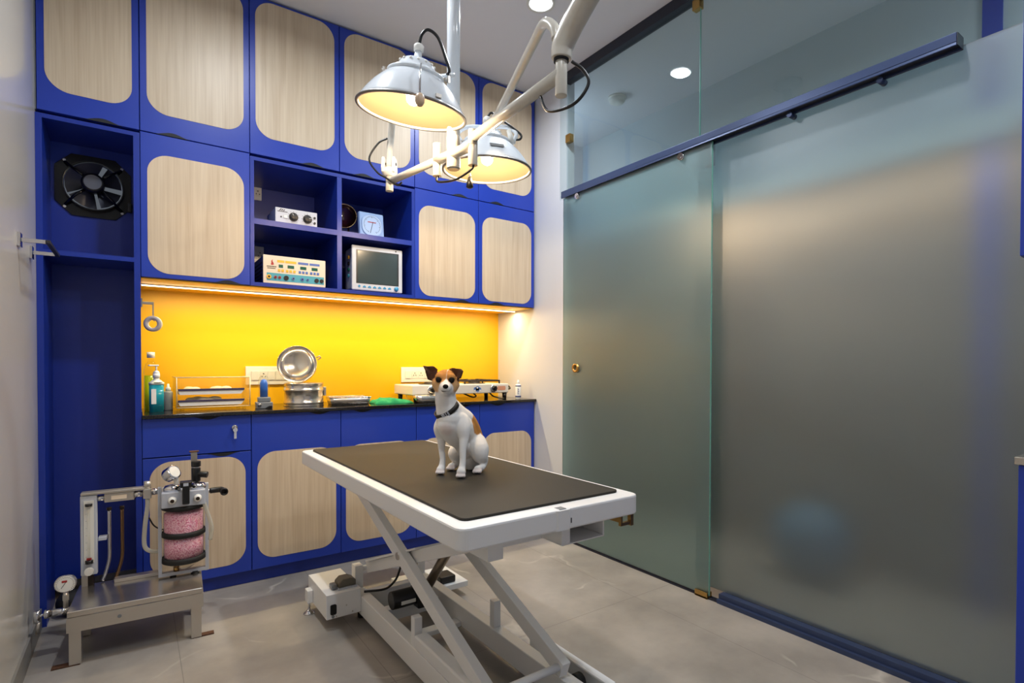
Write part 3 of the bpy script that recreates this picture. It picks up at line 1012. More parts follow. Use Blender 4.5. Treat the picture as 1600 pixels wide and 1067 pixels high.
MB().cyl(W(HUBR + Vector((0, 0, 0.028))), W(REND), 0.0185, seg=24).build('swing_arm', M['cream_paint'], sl)
# left end: socket, fork, curved tube
MB().cyl(W((LEND.x, LEND.y, 1.878)), W((LEND.x, LEND.y, 1.985)), 0.0165, seg=28).build('end_socket', M['cream_paint'], sl, bevel=0.0015)
f = MB()
fx = LEND
FO = [(-0.030, 0.0), (0.030, 0.0), (0.036, 0.018), (0.030, 0.050), (0.020, 0.070), (-0.020, 0.070), (-0.030, 0.050), (-0.036, 0.018)]
for s in (-1, 1):
    c = fx + AL * (0.0230 * s)
    f.prism(FO, W(c + Vector((0, 0, 1.955 - fx.z)) - AL * 0.006), AR, Z, AL, 0.012)
f.lathe([(0.0, -0.012), (0.022, -0.012), (0.034, 0.004), (0.034, 0.020), (0.0, 0.024)], W((fx.x, fx.y, 1.953)), seg=28)
f.build('fork', M['white_paint'], sl, bevel=0.003)
MB().cyl(W(fx + AL * 0.031 + Z * 0.078), W(fx - AL * 0.031 + Z * 0.078), 0.006, seg=14).build('fork_pin', M['iron'], sl, label='dark fork pin')
MB().tube(tubeW([(0.930, 2.330, 1.985), (0.931, 2.328, 2.05), (0.934, 2.320, 2.12), (0.925, 2.270, 2.19), (0.895, 2.120, 2.235), (0.850, 1.990, 2.225)], 0.014), 0.0145, seg=16).build('curved_tube', M['cream_paint'], sl)
g0 = Vector((0.930, 2.330, 2.02))
MB().tube(tubeW([(0.916, 2.318, 2.105), (0.880, 2.335, 2.080), (0.845, 2.350, 2.010), (0.870, 2.325, 1.950), (0.905, 2.305, 1.925), (0.945, 2.280, 1.895), (0.96, 2.26, 1.905)], 0.003), 0.0042, seg=8).build('cable', M['black'], sl, label='black cable')
# right end: socket, sleeve, thick balance tube, lamp tube
MB().cyl(W((REND.x, REND.y, 1.862)), W((REND.x, REND.y, 1.975)), 0.0170, seg=28).build('end_socket', M['cream_paint'], sl, bevel=0.0015)
MB().cyl(W((REND.x, REND.y, 1.958)), W((REND.x, REND.y, 1.972)), 0.0215, seg=28).build('sleeve_lining', M['dark'], sl, label='dark sleeve lining')
k = MB()
pts = spline([W(p) for p in ((0.985, 1.195, 1.966), (0.986, 1.190, 2.000), (0.989, 1.160, 2.035), (0.986, 1.090, 2.080), (0.983, 1.035, 2.108), (0.970, 0.880, 2.185), (0.960, 0.78, 2.235))], 8)
rad = [0.0285 + 0.003 * min(1, i / 10) for i in range(len(pts))]
k.tube(pts, 0.03, seg=28, radii=rad)
k.build('balance_tube', M['cream_paint'], sl, bevel=0.002)
MB().tube(tubeW([(0.972, 1.200, 2.020), (0.972, 1.215, 2.062), (0.980, 1.268, 2.100), (1.020, 1.370, 2.110), (1.090, 1.560, 2.112), (1.180, 1.800, 2.118), (1.255, 1.990, 2.140)], 0.013), 0.0145, seg=16).build('lamp_tube', M['cream_paint'], sl)
MB().tube(tubeW([(0.992, 1.158, 1.945), (1.018, 1.140, 1.922), (1.030, 1.130, 1.885), (1.010, 1.150, 1.840), (0.998, 1.200, 1.832), (0.990, 1.265, 1.850), (0.992, 1.300, 1.905)], 0.0035), 0.0046, seg=8).build('cable', M['black'], sl, label='black cable')
MB().tube(tubeW([(1.036, 1.770, 1.850), (1.030, 1.775, 1.835), (1.010, 1.83, 1.815), (1.005, 1.90, 1.82), (0.985, 1.96, 1.83), (0.985, 1.975, 1.85), (0.998, 1.98, 1.858)], 0.003), 0.0044, seg=8).build('cable', M['black'], sl, label='black cable')
# lamp heads
SH = [(0.1950, 0.0), (0.1965, 0.005), (0.188, 0.018), (0.170, 0.046), (0.149, 0.074), (0.126, 0.098), (0.104, 0.117), (0.094, 0.122)]
def lamp_head(c, n, extra):
    c, n = Vector(c), Vector(n).normalized()
    o = W(c)
    t = 0.004
    prof = SH + [(r - t, h - t * 0.6) for r, h in SH[::-1][:-2]] + [(0.1915, 0.0)]
    h = MB().lathe(prof, o, n, 64, closed=True).build('lamp_head', M['lamp_white'], sl)
    MB().lathe([(0.1888, -0.0008), (0.1980, -0.0008), (0.1992, 0.003), (0.1975, 0.0075), (0.1888, 0.0015)], o, n, 64, closed=True).build('rim_ring', M['rim_grey'], h, label='grey metal rim ring')
    inner = [(0.1908, 0.004)] + [(r - t - 0.0016, hh - t * 0.6 - 0.0012) for r, hh in SH[2:]]
    inner = inner + [(0.0, 0.1215)]
    MB().lathe(inner, o, n, 64).build('reflector', M['lamp_inside'], h, label='cream inner reflector')
    cap = [(0.098, 0.120), (0.102, 0.124), (0.102, 0.131), (0.088, 0.137), (0.074, 0.147), (0.064, 0.160), (0.058, 0.170), (0.048, 0.177), (0.030, 0.181), (0.015, 0.184), (0.012, 0.212), (0.0, 0.212)]
    MB().lathe(cap, o, n, 48).build('vented_cap', M['lamp_white'], h)
    MB().lathe([(0.0, 0.212), (0.017, 0.212), (0.018, 0.230), (0.012, 0.236), (0.0, 0.236)], o, n, 24).build('cable_gland', M['soft_white'], h)
    v = MB()
    a = n.orthogonal().normalized(); b = n.cross(a)
    for i in range(14):
        d = a * cos(2 * pi * i / 14) + b * sin(2 * pi * i / 14)
        v.ball(o + n * 0.165 + d * 0.0605, 0.0055, 10, 6)
    v.build('vent_ring', M['soft_white'], h)
    MB().ball(o + n * 0.052, 0.026, 20, 12).build('bulb', M['bulb'], h, label='glowing bulb')
    MB().cyl(o + n * 0.07, o + n * 0.119, 0.02, seg=20).build('bulb_socket', M['white_plastic'], h)
    for s in (-1, 1):
        d = (AL - n * AL.dot(n)).normalized() * s
        k = MB().cyl(o + d * 0.094 + n * 0.131, o + d * 0.122 + n * 0.131, 0.006, seg=14)
        k.box(-0.004, 0.004, -0.006, 0.006, -0.012, 0.012)
        for vv in list(k.bm.verts)[-8:]:
            vv.co += o + d * 0.118 + n * 0.131
        k.build('yoke_pin', M['brushed'], h)
    ld = bpy.data.lights.new('lamp_light', 'POINT')
    ld.energy = LAMP_POWER
    ld.color = WARM
    ld.shadow_soft_size = 0.018
    lo = bpy.data.objects.new('lamp_light', ld)
    COL.objects.link(lo)
    lo.location = c + n * 0.018
    return h, o, n
h1, o1, n1 = lamp_head((0.822, 1.846, 2.014), (0.045, -0.175, 1.0), None)
fr = -(AR - n1 * AR.dot(n1)).normalized()
k = MB().tube([o1 + fr * 0.104 + n1 * 0.126 + AL * 0.040, o1 + fr * 0.160 + n1 * 0.084 + AL * 0.053, o1 + fr * 0.206 + n1 * 0.000 + AL * 0.071, o1 + fr * 0.208 - n1 * 0.008 + AL * 0.073], 0.0032, seg=10)
hd = k.build('handle_rod', M['chrome'], h1, label='chrome handle rod')
MB().ball(o1 + fr * 0.210 - n1 * 0.028 + AL * 0.075, 0.0165, 20, 12, (1, 1, 1.35)).build('handle_knob', mat('ivory_knob', (206, 178, 150), 0.35), h1, label='ivory handle knob')
top = o1 + n1 * 0.234
MB().tube(spline([top, top + n1 * 0.035 + AL * 0.006, top + n1 * 0.050 + AL * 0.028, top + n1 * 0.022 + AL * 0.066, top - n1 * 0.045 + AL * 0.100, top - n1 * 0.085 + AL * 0.118, top - n1 * 0.102 + AL * 0.112], 8), 0.0055, seg=10).build('cable', M['black'], h1, label='black cable loop')
d = (AL - n1 * AL.dot(n1)).normalized()
k = MB().box(-0.010, 0.010, -0.004, 0.004, -0.006, 0.006)
for vv in k.bm.verts:
    vv.co += o1 + (d * 0.62 + fr * 0.78).normalized() * 0.192 + n1 * 0.022
k.build('rim_latch', M['brushed'], h1)
h2, o2, n2 = lamp_head((1.281, 2.070, 1.965), (-0.021, -0.035, 1.0), None)
fr2 = -(AR - n2 * AR.dot(n2)).normalized()
d2 = (AL - n2 * AL.dot(n2)).normalized()
dd = (fr2 * 0.95 + d2 * 0.32).normalized()
tg = n2.cross(dd).normalized()
sl_ = (n2 * 0.8 - dd * 0.62).normalized()
k = MB()
R = Matrix((tg, sl_.cross(tg) * -1, sl_)).transposed()
k.box(-0.030, 0.030, -0.001, 0.001, -0.009, 0.009, 0, R)
for vv in k.bm.verts:
    vv.co += o2 + dd * 0.1615 + n2 * 0.0605
k.build('rating_plate', M['rubber'], h2, label='dark rating plate')
MB().cyl(o2 + fr2 * 0.02 - d2 * 0.075 - n2 * 0.012, o2 + fr2 * 0.02 - d2 * 0.075 - n2 * 0.042, 0.005, seg=12).build('grip_rod', M['chrome'], h2)
MB().lathe([(0.0, -0.034), (0.008, -0.034), (0.013, -0.052), (0.016, -0.076), (0.006, -0.082), (0.0, -0.082)], o2 + fr2 * 0.02 - d2 * 0.075, n2, 20).build('grip_knob', M['black'], h2, label='black grip knob')
t2_ = o2 + n2 * 0.234
MB().tube(spline([t2_, t2_ + n2 * 0.02 + d2 * 0.02, t2_ - n2 * 0.005 + d2 * 0.055, t2_ - n2 * 0.045 + d2 * 0.115, t2_ - n2 * 0.075 + d2 * 0.150, t2_ - n2 * 0.094 + d2 * 0.145, t2_ - n2 * 0.096 + d2 * 0.115], 8), 0.005, seg=10).build('cable', M['black'], h2, label='black cable')
k = MB().cyl(t2_ - n2 * 0.055 + d2 * 0.095, t2_ - n2 * 0.115 + d2 * 0.115, 0.010, 0.013, seg=14)
k.build('cable_connector', M['white_plastic'], h2, label='white cable connector')
y2 = MB().tube(spline([o2 + d2 * 0.118 + n2 * 0.131, o2 + d2 * 0.128 + n2 * 0.166, o2 + d2 * 0.085 + n2 * 0.200 - fr2 * 0.02, o2 + d2 * 0.0 + n2 * 0.201 - fr2 * 0.024, o2 - d2 * 0.085 + n2 * 0.200 - fr2 * 0.02, o2 - d2 * 0.128 + n2 * 0.166, o2 - d2 * 0.118 + n2 * 0.131], 8), 0.009, seg=12)
y2.build('yoke', M['lamp_white'], h2)
MB().tube(spline([o1 + AL * 0.118 + n1 * 0.131, o1 + AL * 0.122 + n1 * 0.152 - fr * 0.05, o1 + AL * 0.05 + n1 * 0.166 - fr * 0.105, o1 + n1 * 0.166 - fr * 0.118, o1 - AL * 0.05 + n1 * 0.166 - fr * 0.105, o1 - AL * 0.122 + n1 * 0.152 - fr * 0.05, o1 - AL * 0.118 + n1 * 0.131], 8), 0.008, seg=12).build('yoke', M['lamp_white'], h1)
# ------------------------------------------------------------------ anaesthesia unit on its steel bench
am = thing('anaesthesia_unit', 'steel anaesthesia unit on a low bench with pink-granule canister and flow meter', 'medical device', (-0.196, 2.547, 0.0), radians(-3.35))
ZB = 0.200
top = MB().box(-0.012, 0.413, 0.0, 0.290, 0.178, ZB, 0.002, seg=1)
top.build('bench_top', M['steel'], am)
ap = MB()
ap.box(-0.014, 0.415, -0.002, 0.001, 0.124, 0.1775)
ap.box(-0.014, -0.011, 0.001, 0.290, 0.124, 0.1775)
ap.box(0.412, 0.415, 0.001, 0.290, 0.124, 0.1775)
ap.box(-0.011, 0.412, 0.287, 0.290, 0.124, 0.1775)
ap.build('apron', M['brushed'], am)
MB().cyl((0.142, -0.0005, 0.152), (0.142, -0.0045, 0.152), 0.0065, seg=20).build('apron_button', M['grey_plastic'], am, label='grey button on the apron')
for (x, y, rs) in ((-0.008, 0.001, -1), (0.372, 0.001, 1), (-0.008, 0.252, 0), (0.372, 0.252, 0)):
    MB().box(x, x + 0.036, y, y + 0.034, 0.003, 0.128).build('bench_leg', M['brushed'], am, bevel=0.001)
    if rs < 0:
        MB().box(x - 0.050, x + 0.032, y, y + 0.030, 0.0, 0.005).build('foot_plate', M['rust'], am, label='rusty foot plate')
    elif rs > 0:
        MB().box(x + 0.004, x + 0.080, y + 0.002, y + 0.030, 0.0, 0.005).build('foot_plate', M['rust'], am, label='rusty foot plate')
MB().box(0.105, 0.262, 0.245, 0.286, ZB, ZB + 0.014, 0.002).build('rear_rail', M['brushed'], am)
# flow meter
fm = MB().box(-0.002, 0.052, 0.240, 0.262, 0.250, 0.572, 0.004).build('flow_meter', M['silver'], am)
MB().box(-0.002, 0.018, 0.262, 0.292, ZB, 0.290).build('meter_post', M['brushed'], am)
MB().box(0.018, 0.036, 0.262, 0.292, ZB, 0.262).build('meter_post', M['iron'], am, label='dark meter post')
MB().box(0.010, 0.042, 0.2375, 0.2395, 0.300, 0.552).build('flow_scale', M['white_plastic'], fm, label='white flow scale')
tk = MB()
for i in range(34):
    z = 0.325 + i * 0.0058
    tk.box(0.0145, 0.0195 - (0.004 if i % 5 else 0), 0.2368, 0.2374, z, z + 0.0007)
tk.build('scale_marks', M['grey_plastic'], fm, label='grey graduation marks')
MB().cyl((0.026, 0.236, 0.300), (0.026, 0.236, 0.545), 0.0045, seg=14).build('flow_tube', M['clear'], fm)
MB().cyl((0.026, 0.238, 0.540), (0.026, 0.238, 0.530), 0.012, seg=18).build('tube_cap', M['black'], fm)
MB().cyl((0.026, 0.238, 0.298), (0.026, 0.238, 0.312), 0.013, seg=18).build('tube_cap', M['black'], fm)
MB().box(0.018, 0.034, 0.2345, 0.2365, 0.313, 0.321).build('red_mark', M['red'], fm, label='red mark')
q = MB()
q.lathe([(0.0, 0.0), (0.015, 0.0), (0.0165, 0.006), (0.0145, 0.020), (0.0, 0.021)], (0.026, 0.240, 0.268), (0, -1, 0), 12, smooth=False)
q.build('flow_knob', M['white_plastic'], fm, label='white fluted flow knob')
# horizontal pipe, tee, union
MB().box(0.0, 0.212, 0.236, 0.276, 0.5735, 0.585, 0.003).build('top_bar', M['brushed'], am)
MB().box(0.075, 0.175, 0.243, 0.268, 0.536, 0.573, 0.003).build('pipe_block', M['brushed'], am)
MB().box(0.098, 0.150, 0.2405, 0.2428, 0.546, 0.562).build('name_plate', M['cream_panel'], am, label='pale name plate')
MB().cyl((0.052, 0.254, 0.554), (0.076, 0.254, 0.554), 0.011, seg=20).build('pipe', M['chrome'], am)
k = MB().cyl((0.174, 0.254, 0.556), (0.262, 0.254, 0.560), 0.009, seg=20)
k.cyl((0.176, 0.254, 0.556), (0.202, 0.254, 0.557), 0.0135, seg=20)
k.cyl((0.236, 0.254, 0.559), (0.258, 0.254, 0.559), 0.0135, seg=20)
k.build('pipe', M['chrome'], am)
k = MB().box(0.205, 0.235, 0.236, 0.272, 0.535, 0.577, 0.004)
k.cyl((0.220, 0.254, 0.577), (0.220, 0.254, 0.606), 0.013, seg=22)
k.build('tee_block', M['brushed'], am)
MB().tube(spline([(0.220, 0.248, 0.536), (0.220, 0.246, 0.50), (0.212, 0.242, 0.43), (0.208, 0.238, 0.36), (0.214, 0.234, 0.328), (0.236, 0.230, 0.312), (0.268, 0.224, 0.310)], 8), 0.0085, seg=14).build('milky_hose', M['hose'], am, label='milky hose')
MB().tube(spline([(0.225, 0.255, 0.45), (0.24, 0.262, 0.415), (0.262, 0.262, 0.395), (0.29, 0.262, 0.385)], 8), 0.003, seg=8).build('thin_line', M['rubber'], am)
# canister frame
cy = 0.205
f = MB()
f.box(0.258, 0.271, cy - 0.012, cy + 0.012, ZB + 0.006, 0.585)
f.box(0.429, 0.442, cy - 0.012, cy + 0.012, ZB + 0.006, 0.585)
f.box(0.271, 0.429, cy - 0.012, cy + 0.012, ZB + 0.006, ZB + 0.020)
f.build('canister_frame', M['silver'], am, bevel=0.001)
MB().cyl((0.310, cy, ZB), (0.310, cy, ZB + 0.010), 0.012, seg=16).build('frame_foot', M['black'], am)
MB().cyl((0.390, cy, ZB), (0.390, cy, ZB + 0.010), 0.016, seg=16).build('frame_foot', M['black'], am)
hb = MB().box(0.2715, 0.4285, cy - 0.075, cy + 0.06, 0.508, 0.572, 0.004).build('head_block', M['silver'], am)
for x in (0.310, 0.400):
    k = MB().lathe([(0.0, 0.0), (0.015, 0.0), (0.015, 0.010), (0.009, 0.020), (0.0, 0.020)], (x, cy - 0.075, 0.540), (0, -1, 0), 24).build('port_knob', M['soft_white'], hb, label='white port knob')
    MB().cyl((x, cy - 0.0952, 0.540), (x, cy - 0.097, 0.540), 0.0075, seg=18).build('port_hole', M['iron'], k)
    MB().lathe([(0.0, 0.0), (0.032, 0.0), (0.034, 0.010), (0.026, 0.022), (0.0, 0.027)], (x, cy - 0.030, 0.572), (0, 0, 1), 28).build('valve_dome', M['chrome'], hb)
cl = MB().box(0.345, 0.371, cy - 0.098, cy - 0.076, 0.520, 0.600, 0.004)
cl.prism([(0.338, 0.590), (0.378, 0.590), (0.380, 0.612), (0.336, 0.612)], (0, cy - 0.096, 0), X, Z, Y, 0.050)
cl.build('clamp', M['black'], hb, bevel=0.002, label='black clamp')
MB().box(0.349, 0.367, cy - 0.0975, cy - 0.0965, 0.595, 0.609).build('clamp_badge', M['silver'], hb, label='silver badge')
can = MB().cyl((0.350, cy, 0.262), (0.350, cy, 0.500), 0.0745, seg=48, cap=False).build('canister', M['clear'], am, label='clear canister wall')
gr = MB()
gr.cyl((0.350, cy, 0.285), (0.350, cy, 0.372), 0.0715, seg=48)
gr.lathe([(0.0715, 0.395), (0.0715, 0.470), (0.05, 0.480), (0.0, 0.474), (0.0, 0.395)], (0.350, cy, 0), seg=48)
go_ = gr.build('granules', M['pink'], can, label='pink absorbent granules')
for (z0, z1) in ((0.2625, 0.287), (0.3725, 0.395), (0.488, 0.5075)):
    MB().lathe([(0.0752, z0), (0.081, z0 + 0.003), (0.081, z1 - 0.003), (0.0752, z1), (0.0702, z1), (0.0702, z0)], (0.350, cy, 0), seg=48, closed=True).build('canister_ring', M['rubber'], can, label='black rubber ring')
MB().lathe([(0.0, 0.232), (0.03, 0.232), (0.05, 0.248), (0.072, 0.262), (0.0, 0.262)], (0.350, cy, 0), seg=40).build('canister_base', M['clear'], can)
MB().cyl((0.322, cy, 0.2205), (0.322, cy, 0.240), 0.011, seg=16).build('base_stub', M['brass'], can)
# gauge on top
dgv = Vector((0.55, -0.55, 0.45)).normalized()
g = MB().cyl(Vector((0.305, cy - 0.02, 0.640)) - dgv * 0.018, Vector((0.305, cy - 0.02, 0.640)) + dgv * 0.022, 0.030, seg=36).build('pressure_gauge', M['chrome'], am, bevel=0.003)
MB().cyl(Vector((0.305, cy - 0.02, 0.640)) + dgv * 0.0222, Vector((0.305, cy - 0.02, 0.640)) + dgv * 0.0228, 0.024, seg=32).build('gauge_face', M['soft_white'], g, label='white gauge face')
MB().cyl((0.325, cy - 0.02, 0.596), (0.321, cy - 0.02, 0.632), 0.009, seg=16).build('gauge_stem', M['soft_white'], am)
# upright, black valve, elbow outlet, right hose
u = MB().box(0.378, 0.402, cy + 0.05, cy + 0.064, 0.5725, 0.716, 0.001).build('upright', M['brushed'], am)
MB().box(0.372, 0.408, cy + 0.042, cy + 0.070, 0.716, 0.720).build('upright_cap', M['rust'], u, label='rust-brown cap')
v = MB().cyl((0.396, cy - 0.01, 0.598), (0.396, cy - 0.01, 0.655), 0.017, seg=24)
v.cyl((0.396, cy - 0.01, 0.662), (0.396, cy - 0.01, 0.684), 0.018, seg=24)
v.cyl((0.396, cy - 0.01, 0.630), (0.438, cy - 0.025, 0.624), 0.0135, seg=20)
v.build('relief_valve', M['black'], am, bevel=0.001, label='black relief valve')
MB().cyl((0.396, cy - 0.01, 0.655), (0.396, cy - 0.01, 0.662), 0.014, seg=24).build('valve_collar', M['chrome'], am)
MB().cyl((0.429, cy, 0.548), (0.452, cy, 0.548), 0.009, seg=18).build('outlet_pipe', M['chrome'], am)
e = MB().tube(spline([(0.448, cy, 0.548), (0.472, cy, 0.549), (0.492, cy - 0.006, 0.549), (0.500, cy - 0.030, 0.545)], 6), 0.0125, seg=18)
e.lathe([(0.012, 0.0), (0.016, 0.0), (0.016, 0.012), (0.010, 0.012)], (0.500, cy - 0.028, 0.5455), (0.05, -0.98, -0.1), 22, closed=True)
e.build('elbow_outlet', M['black'], am, label='black elbow outlet')
MB().tube(spline([(0.424, cy - 0.05, 0.510), (0.432, cy - 0.052, 0.48), (0.446, cy - 0.05, 0.43), (0.452, cy - 0.045, 0.39), (0.446, cy - 0.04, 0.345)], 8), 0.008, seg=14).build('milky_hose', M['hose'], am, label='milky hose')
# two upright tubes behind the bench
for (x, mt_, zt) in ((0.085, 'chrome', 0.492), (0.128, 'copper', 0.492)):
    k = MB().tube(spline([(x - 0.022, 0.285, 0.205), (x - 0.012, 0.292, 0.235), (x, 0.300, 0.29), (x + 0.001, 0.300, 0.38), (x + 0.001, 0.300, zt)], 8), 0.0065, seg=14).build('upright_tube', M[mt_], am, label='copper upright tube' if mt_ == 'copper' else None)
    MB().cyl((x + 0.001, 0.300, zt), (x + 0.001, 0.300, zt + 0.012), 0.0085, seg=16).build('tube_tip', M['iron'], k)
MB().box(0.052, 0.080, 0.262, 0.300, 0.378, 0.392, 0.002).build('tube_clip', M['silver'], am)
# lower gauge and valve pipe on the left side
k = MB().cyl((-0.034, 0.130, 0.265), (-0.034, 0.148, 0.265), 0.0335, seg=40).build('pressure_gauge', M['chrome'], am, bevel=0.002)
MB().cyl((-0.034, 0.1285, 0.265), (-0.034, 0.1299, 0.265), 0.0295, seg=36).build('gauge_face', M['soft_white'], k, label='white gauge face')
q = MB()
for i in range(21):
    a = radians(225 - i * 13.5)
    dr_ = Vector((cos(a), 0, sin(a)))
    q.tube([Vector((-0.034, 0.1282, 0.265)) + dr_ * 0.024, Vector((-0.034, 0.1282, 0.265)) + dr_ * 0.0275], 0.0006, seg=6)
q.tube([(-0.030, 0.1278, 0.275), (-0.046, 0.1278, 0.250)], 0.0008, seg=6)
q.build('gauge_marks', M['black'], k, label='black dial marks')
MB().box(-0.044, -0.028, 0.1280, 0.1284, 0.271, 0.279).build('gauge_badge', M['red'], k, label='red dial badge')
k = MB().cyl((-0.034, 0.139, 0.163), (-0.034, 0.139, 0.232), 0.008, seg=18)
k.cyl((-0.034, 0.139, 0.200), (-0.034, 0.139, 0.222), 0.0105, seg=6, smooth=False)
k.build('gauge_stem', M['brushed'], am)
k = MB().cyl((-0.012, 0.139, 0.160), (-0.082, 0.139, 0.160), 0.013, seg=22)
k.cyl((-0.082, 0.139, 0.160), (-0.096, 0.139, 0.160), 0.016, seg=22)
k.cyl((-0.096, 0.139, 0.160), (-0.118, 0.139, 0.158), 0.005, seg=14)
k.cyl((-0.118, 0.139, 0.134), (-0.118, 0.139, 0.178), 0.010, seg=18)
k.build('valve_pipe', M['chrome'], am)
MB().cyl((-0.118, 0.139, 0.092), (-0.112, 0.136, 0.136), 0.0055, seg=14).build('valve_lever', M['brushed'], am)
# black rubber bag in the foot of the niche
bag = MB().ball((0, 0, 0), 1.0, 28, 18, (0.052, 0.055, 0.055))
bag.cyl((0.04, 0, 0.02), (0.075, 0.0, 0.035), 0.014, seg=18)
bo = bag.build('breathing_bag', M['rubber'])
bo.location = (-0.238, 3.08, 0.055)
tag(bo, 'round black rubber bag on the floor in the foot of the tall niche', 'breathing bag')
# ------------------------------------------------------------------ exhaust fan in the niche
fan = thing('exhaust_fan', 'black metal exhaust fan on the back panel of the tall niche', 'exhaust fan', (-0.154, 3.2845, 1.938))
def cham(a, c):
    return [(-a + c, -a), (a - c, -a), (a, -a + c), (a, a - c), (a - c, a), (-a + c, a), (-a, a - c), (-a, -a + c)]
NF = 48
def ring_pts(r, n=NF, a0=0.0):
    return [(r * cos(a0 + 2 * pi * i / n), r * sin(a0 + 2 * pi * i / n)) for i in range(n)]
def cham_ring(a, c, n=NF):
    """points of a chamfered square sampled by angle so that it bridges to a circle"""
    out = []
    for i in range(n):
        t = 2 * pi * i / n
        dx, dy = cos(t), sin(t)
        k = min(a / max(abs(dx), 1e-6), a / max(abs(dy), 1e-6), (2 * a - c) / (abs(dx) + abs(dy)))
        out.append((dx * k, dy * k))
    return out
glossy_black = mat('glossy_black_metal', (12, 12, 14), 0.22)
m = MB()
m.prism(cham_ring(0.143, 0.062), (0, 0, 0), X, Z, -Y, 0.006, hole=ring_pts(0.112))
m.prism(ring_pts(0.116), (0, -0.0065, 0), X, Z, -Y, 0.030, True, hole=ring_pts(0.110))
m.build('fan_frame', glossy_black, fan, bevel=0.001)
MB().cyl((0, -0.0005, 0), (0, -0.0015, 0), 0.109, seg=48).build('fan_opening', emit('daylight_opening', (0.75, 0.85, 1.0), 0.12), fan, label='daylight showing between the blades')
mo_ = MB().lathe([(0.0, -0.096), (0.036, -0.096), (0.044, -0.088), (0.044, -0.050), (0.036, -0.044), (0.0, -0.044)], (0, 0, 0), (0, 1, 0), 36).build('fan_motor', M['black'], fan)
MB().cyl((0, -0.0965, 0), (0, -0.098, 0), 0.033, seg=36).build('motor_plate', mat('dark_grey_disc', (84, 88, 100), 0.4), mo_, label='grey motor end plate')
for i in range(5):
    a0 = 2 * pi * i / 5 + 0.5
    b_ = MB()
    rows = []
    for r, w_, tw in ((0.030, 0.45, 0.012), (0.065, 0.54, 0.015), (0.106, 0.55, 0.013)):
        rows.append([(r * cos(a0 + w_ * s), -0.030 + tw * s, r * sin(a0 + w_ * s)) for s in (-1, -0.5, 0, 0.5, 1)])
    vs = [b_.bm.verts.new(p) for row in rows for p in row]
    vb = [b_.bm.verts.new((p[0], p[1] + 0.0015, p[2])) for row in rows for p in row]
    for r in range(2):
        for c in range(4):
            q = (r * 5 + c, r * 5 + c + 1, r * 5 + c + 6, r * 5 + c + 5)
            b_.bm.faces.new([vs[k] for k in q]).smooth = True
            b_.bm.faces.new([vb[k] for k in q[::-1]]).smooth = True
    b_.build('fan_blade', M['blade'], fan, label='grey metal fan blade')
for (sx, sz) in ((1, 1), (1, -1), (-1, 1), (-1, -1)):
    MB().tube([(sx * 0.105, -0.010, sz * 0.098), (sx * 0.070, -0.050, sz * 0.062), (sx * 0.030, -0.060, sz * 0.028)], 0.006, seg=8).build('motor_bracket', glossy_black, fan)
    MB().cyl((sx * 0.107, -0.006, sz * 0.107), (sx * 0.107, -0.0095, sz * 0.107), 0.006, seg=14).build('fan_screw', M['chrome'], fan)
k = MB().box(0.128, 0.146, -0.030, -0.004, -0.100, -0.055, 0.004)
k.build('capacitor', M['black'], fan)

# ------------------------------------------------------------------ switch plates
def switch_plate(name, label, x0, x1, z0, z1, y, cells, group=None):
    t = thing(name, label, 'switch plate', ((x0 + x1) / 2, y, (z0 + z1) / 2), group=group)
    w, h = (x1 - x0) / 2, (z1 - z0) / 2
    MB().box(-w, w, -0.009, 0.0, -h, h, 0.0025).build('plate', M['soft_white'], t)
    for (c0, c1, kind) in cells:
        if kind == 'switch':
            MB().box(c0, c1, -0.013, -0.0092, -h * 0.5, h * 0.5, 0.0015).build('rocker', M['white_plastic'], t)
        else:
            s = MB().box(c0, c1, -0.0112, -0.0092, -h * 0.5, h * 0.5, 0.001).build('socket', M['white_plastic'], t)
            cx = (c0 + c1) / 2
            d = MB()
            for (dx, dz, r) in ((0, 0.0105, 0.0036), (-0.0085, -0.006, 0.003), (0.0085, -0.006, 0.003)):
                d.cyl((cx + dx, -0.0113, dz), (cx + dx, -0.0118, dz), r, seg=12)
            if kind == 'socket2':
                d.cyl((cx - 0.0065, -0.0113, 0.0), (cx - 0.0065, -0.0118, 0.0), 0.002, seg=10)
                d.cyl((cx + 0.0065, -0.0113, 0.0), (cx + 0.0065, -0.0118, 0.0), 0.002, seg=10)
            d.build('socket_holes', M['black'], s, label='dark socket holes')
    return t
YW = YB - 0.0062
switch_plate('switch_socket', 'white switch and socket plate on the yellow wall behind the steel drum', 0.515, 0.765, 0.985, 1.092, YW,
             [(-0.095, -0.055, 'switch'), (-0.050, -0.012, 'socket'), (-0.008, 0.030, 'switch'), (0.034, 0.07, 'switch'), (0.074, 0.10, 'switch')])
switch_plate('switch_socket', 'white switch and socket plate on the yellow wall left of the dog head', 1.462, 1.715, 0.985, 1.088, YW,
             [(-0.100, -0.058, 'switch'), (-0.052, -0.008, 'socket2'), (-0.004, 0.036, 'socket'), (0.040, 0.07, 'switch'), (0.074, 0.105, 'switch')])
YC = YB - 0.015
switch_plate('cubby_socket', 'white socket plate on the back of the upper left shelf compartment', 0.520, 0.602, 2.050, 2.152 - 0.02, YC, [(-0.03, 0.005, 'switch'), (0.009, 0.032, 'socket')])
switch_plate('cubby_socket', 'white socket plate on the back of the lower left shelf compartment', 0.530, 0.612, 1.690, 1.785, YC, [(-0.03, 0.005, 'switch'), (0.009, 0.032, 'socket')])

# ------------------------------------------------------------------ devices on the open shelves
ZSH = ZU + 0.338            # upper compartments' floor
ZLO = ZU + 0.019            # lower compartments' floor
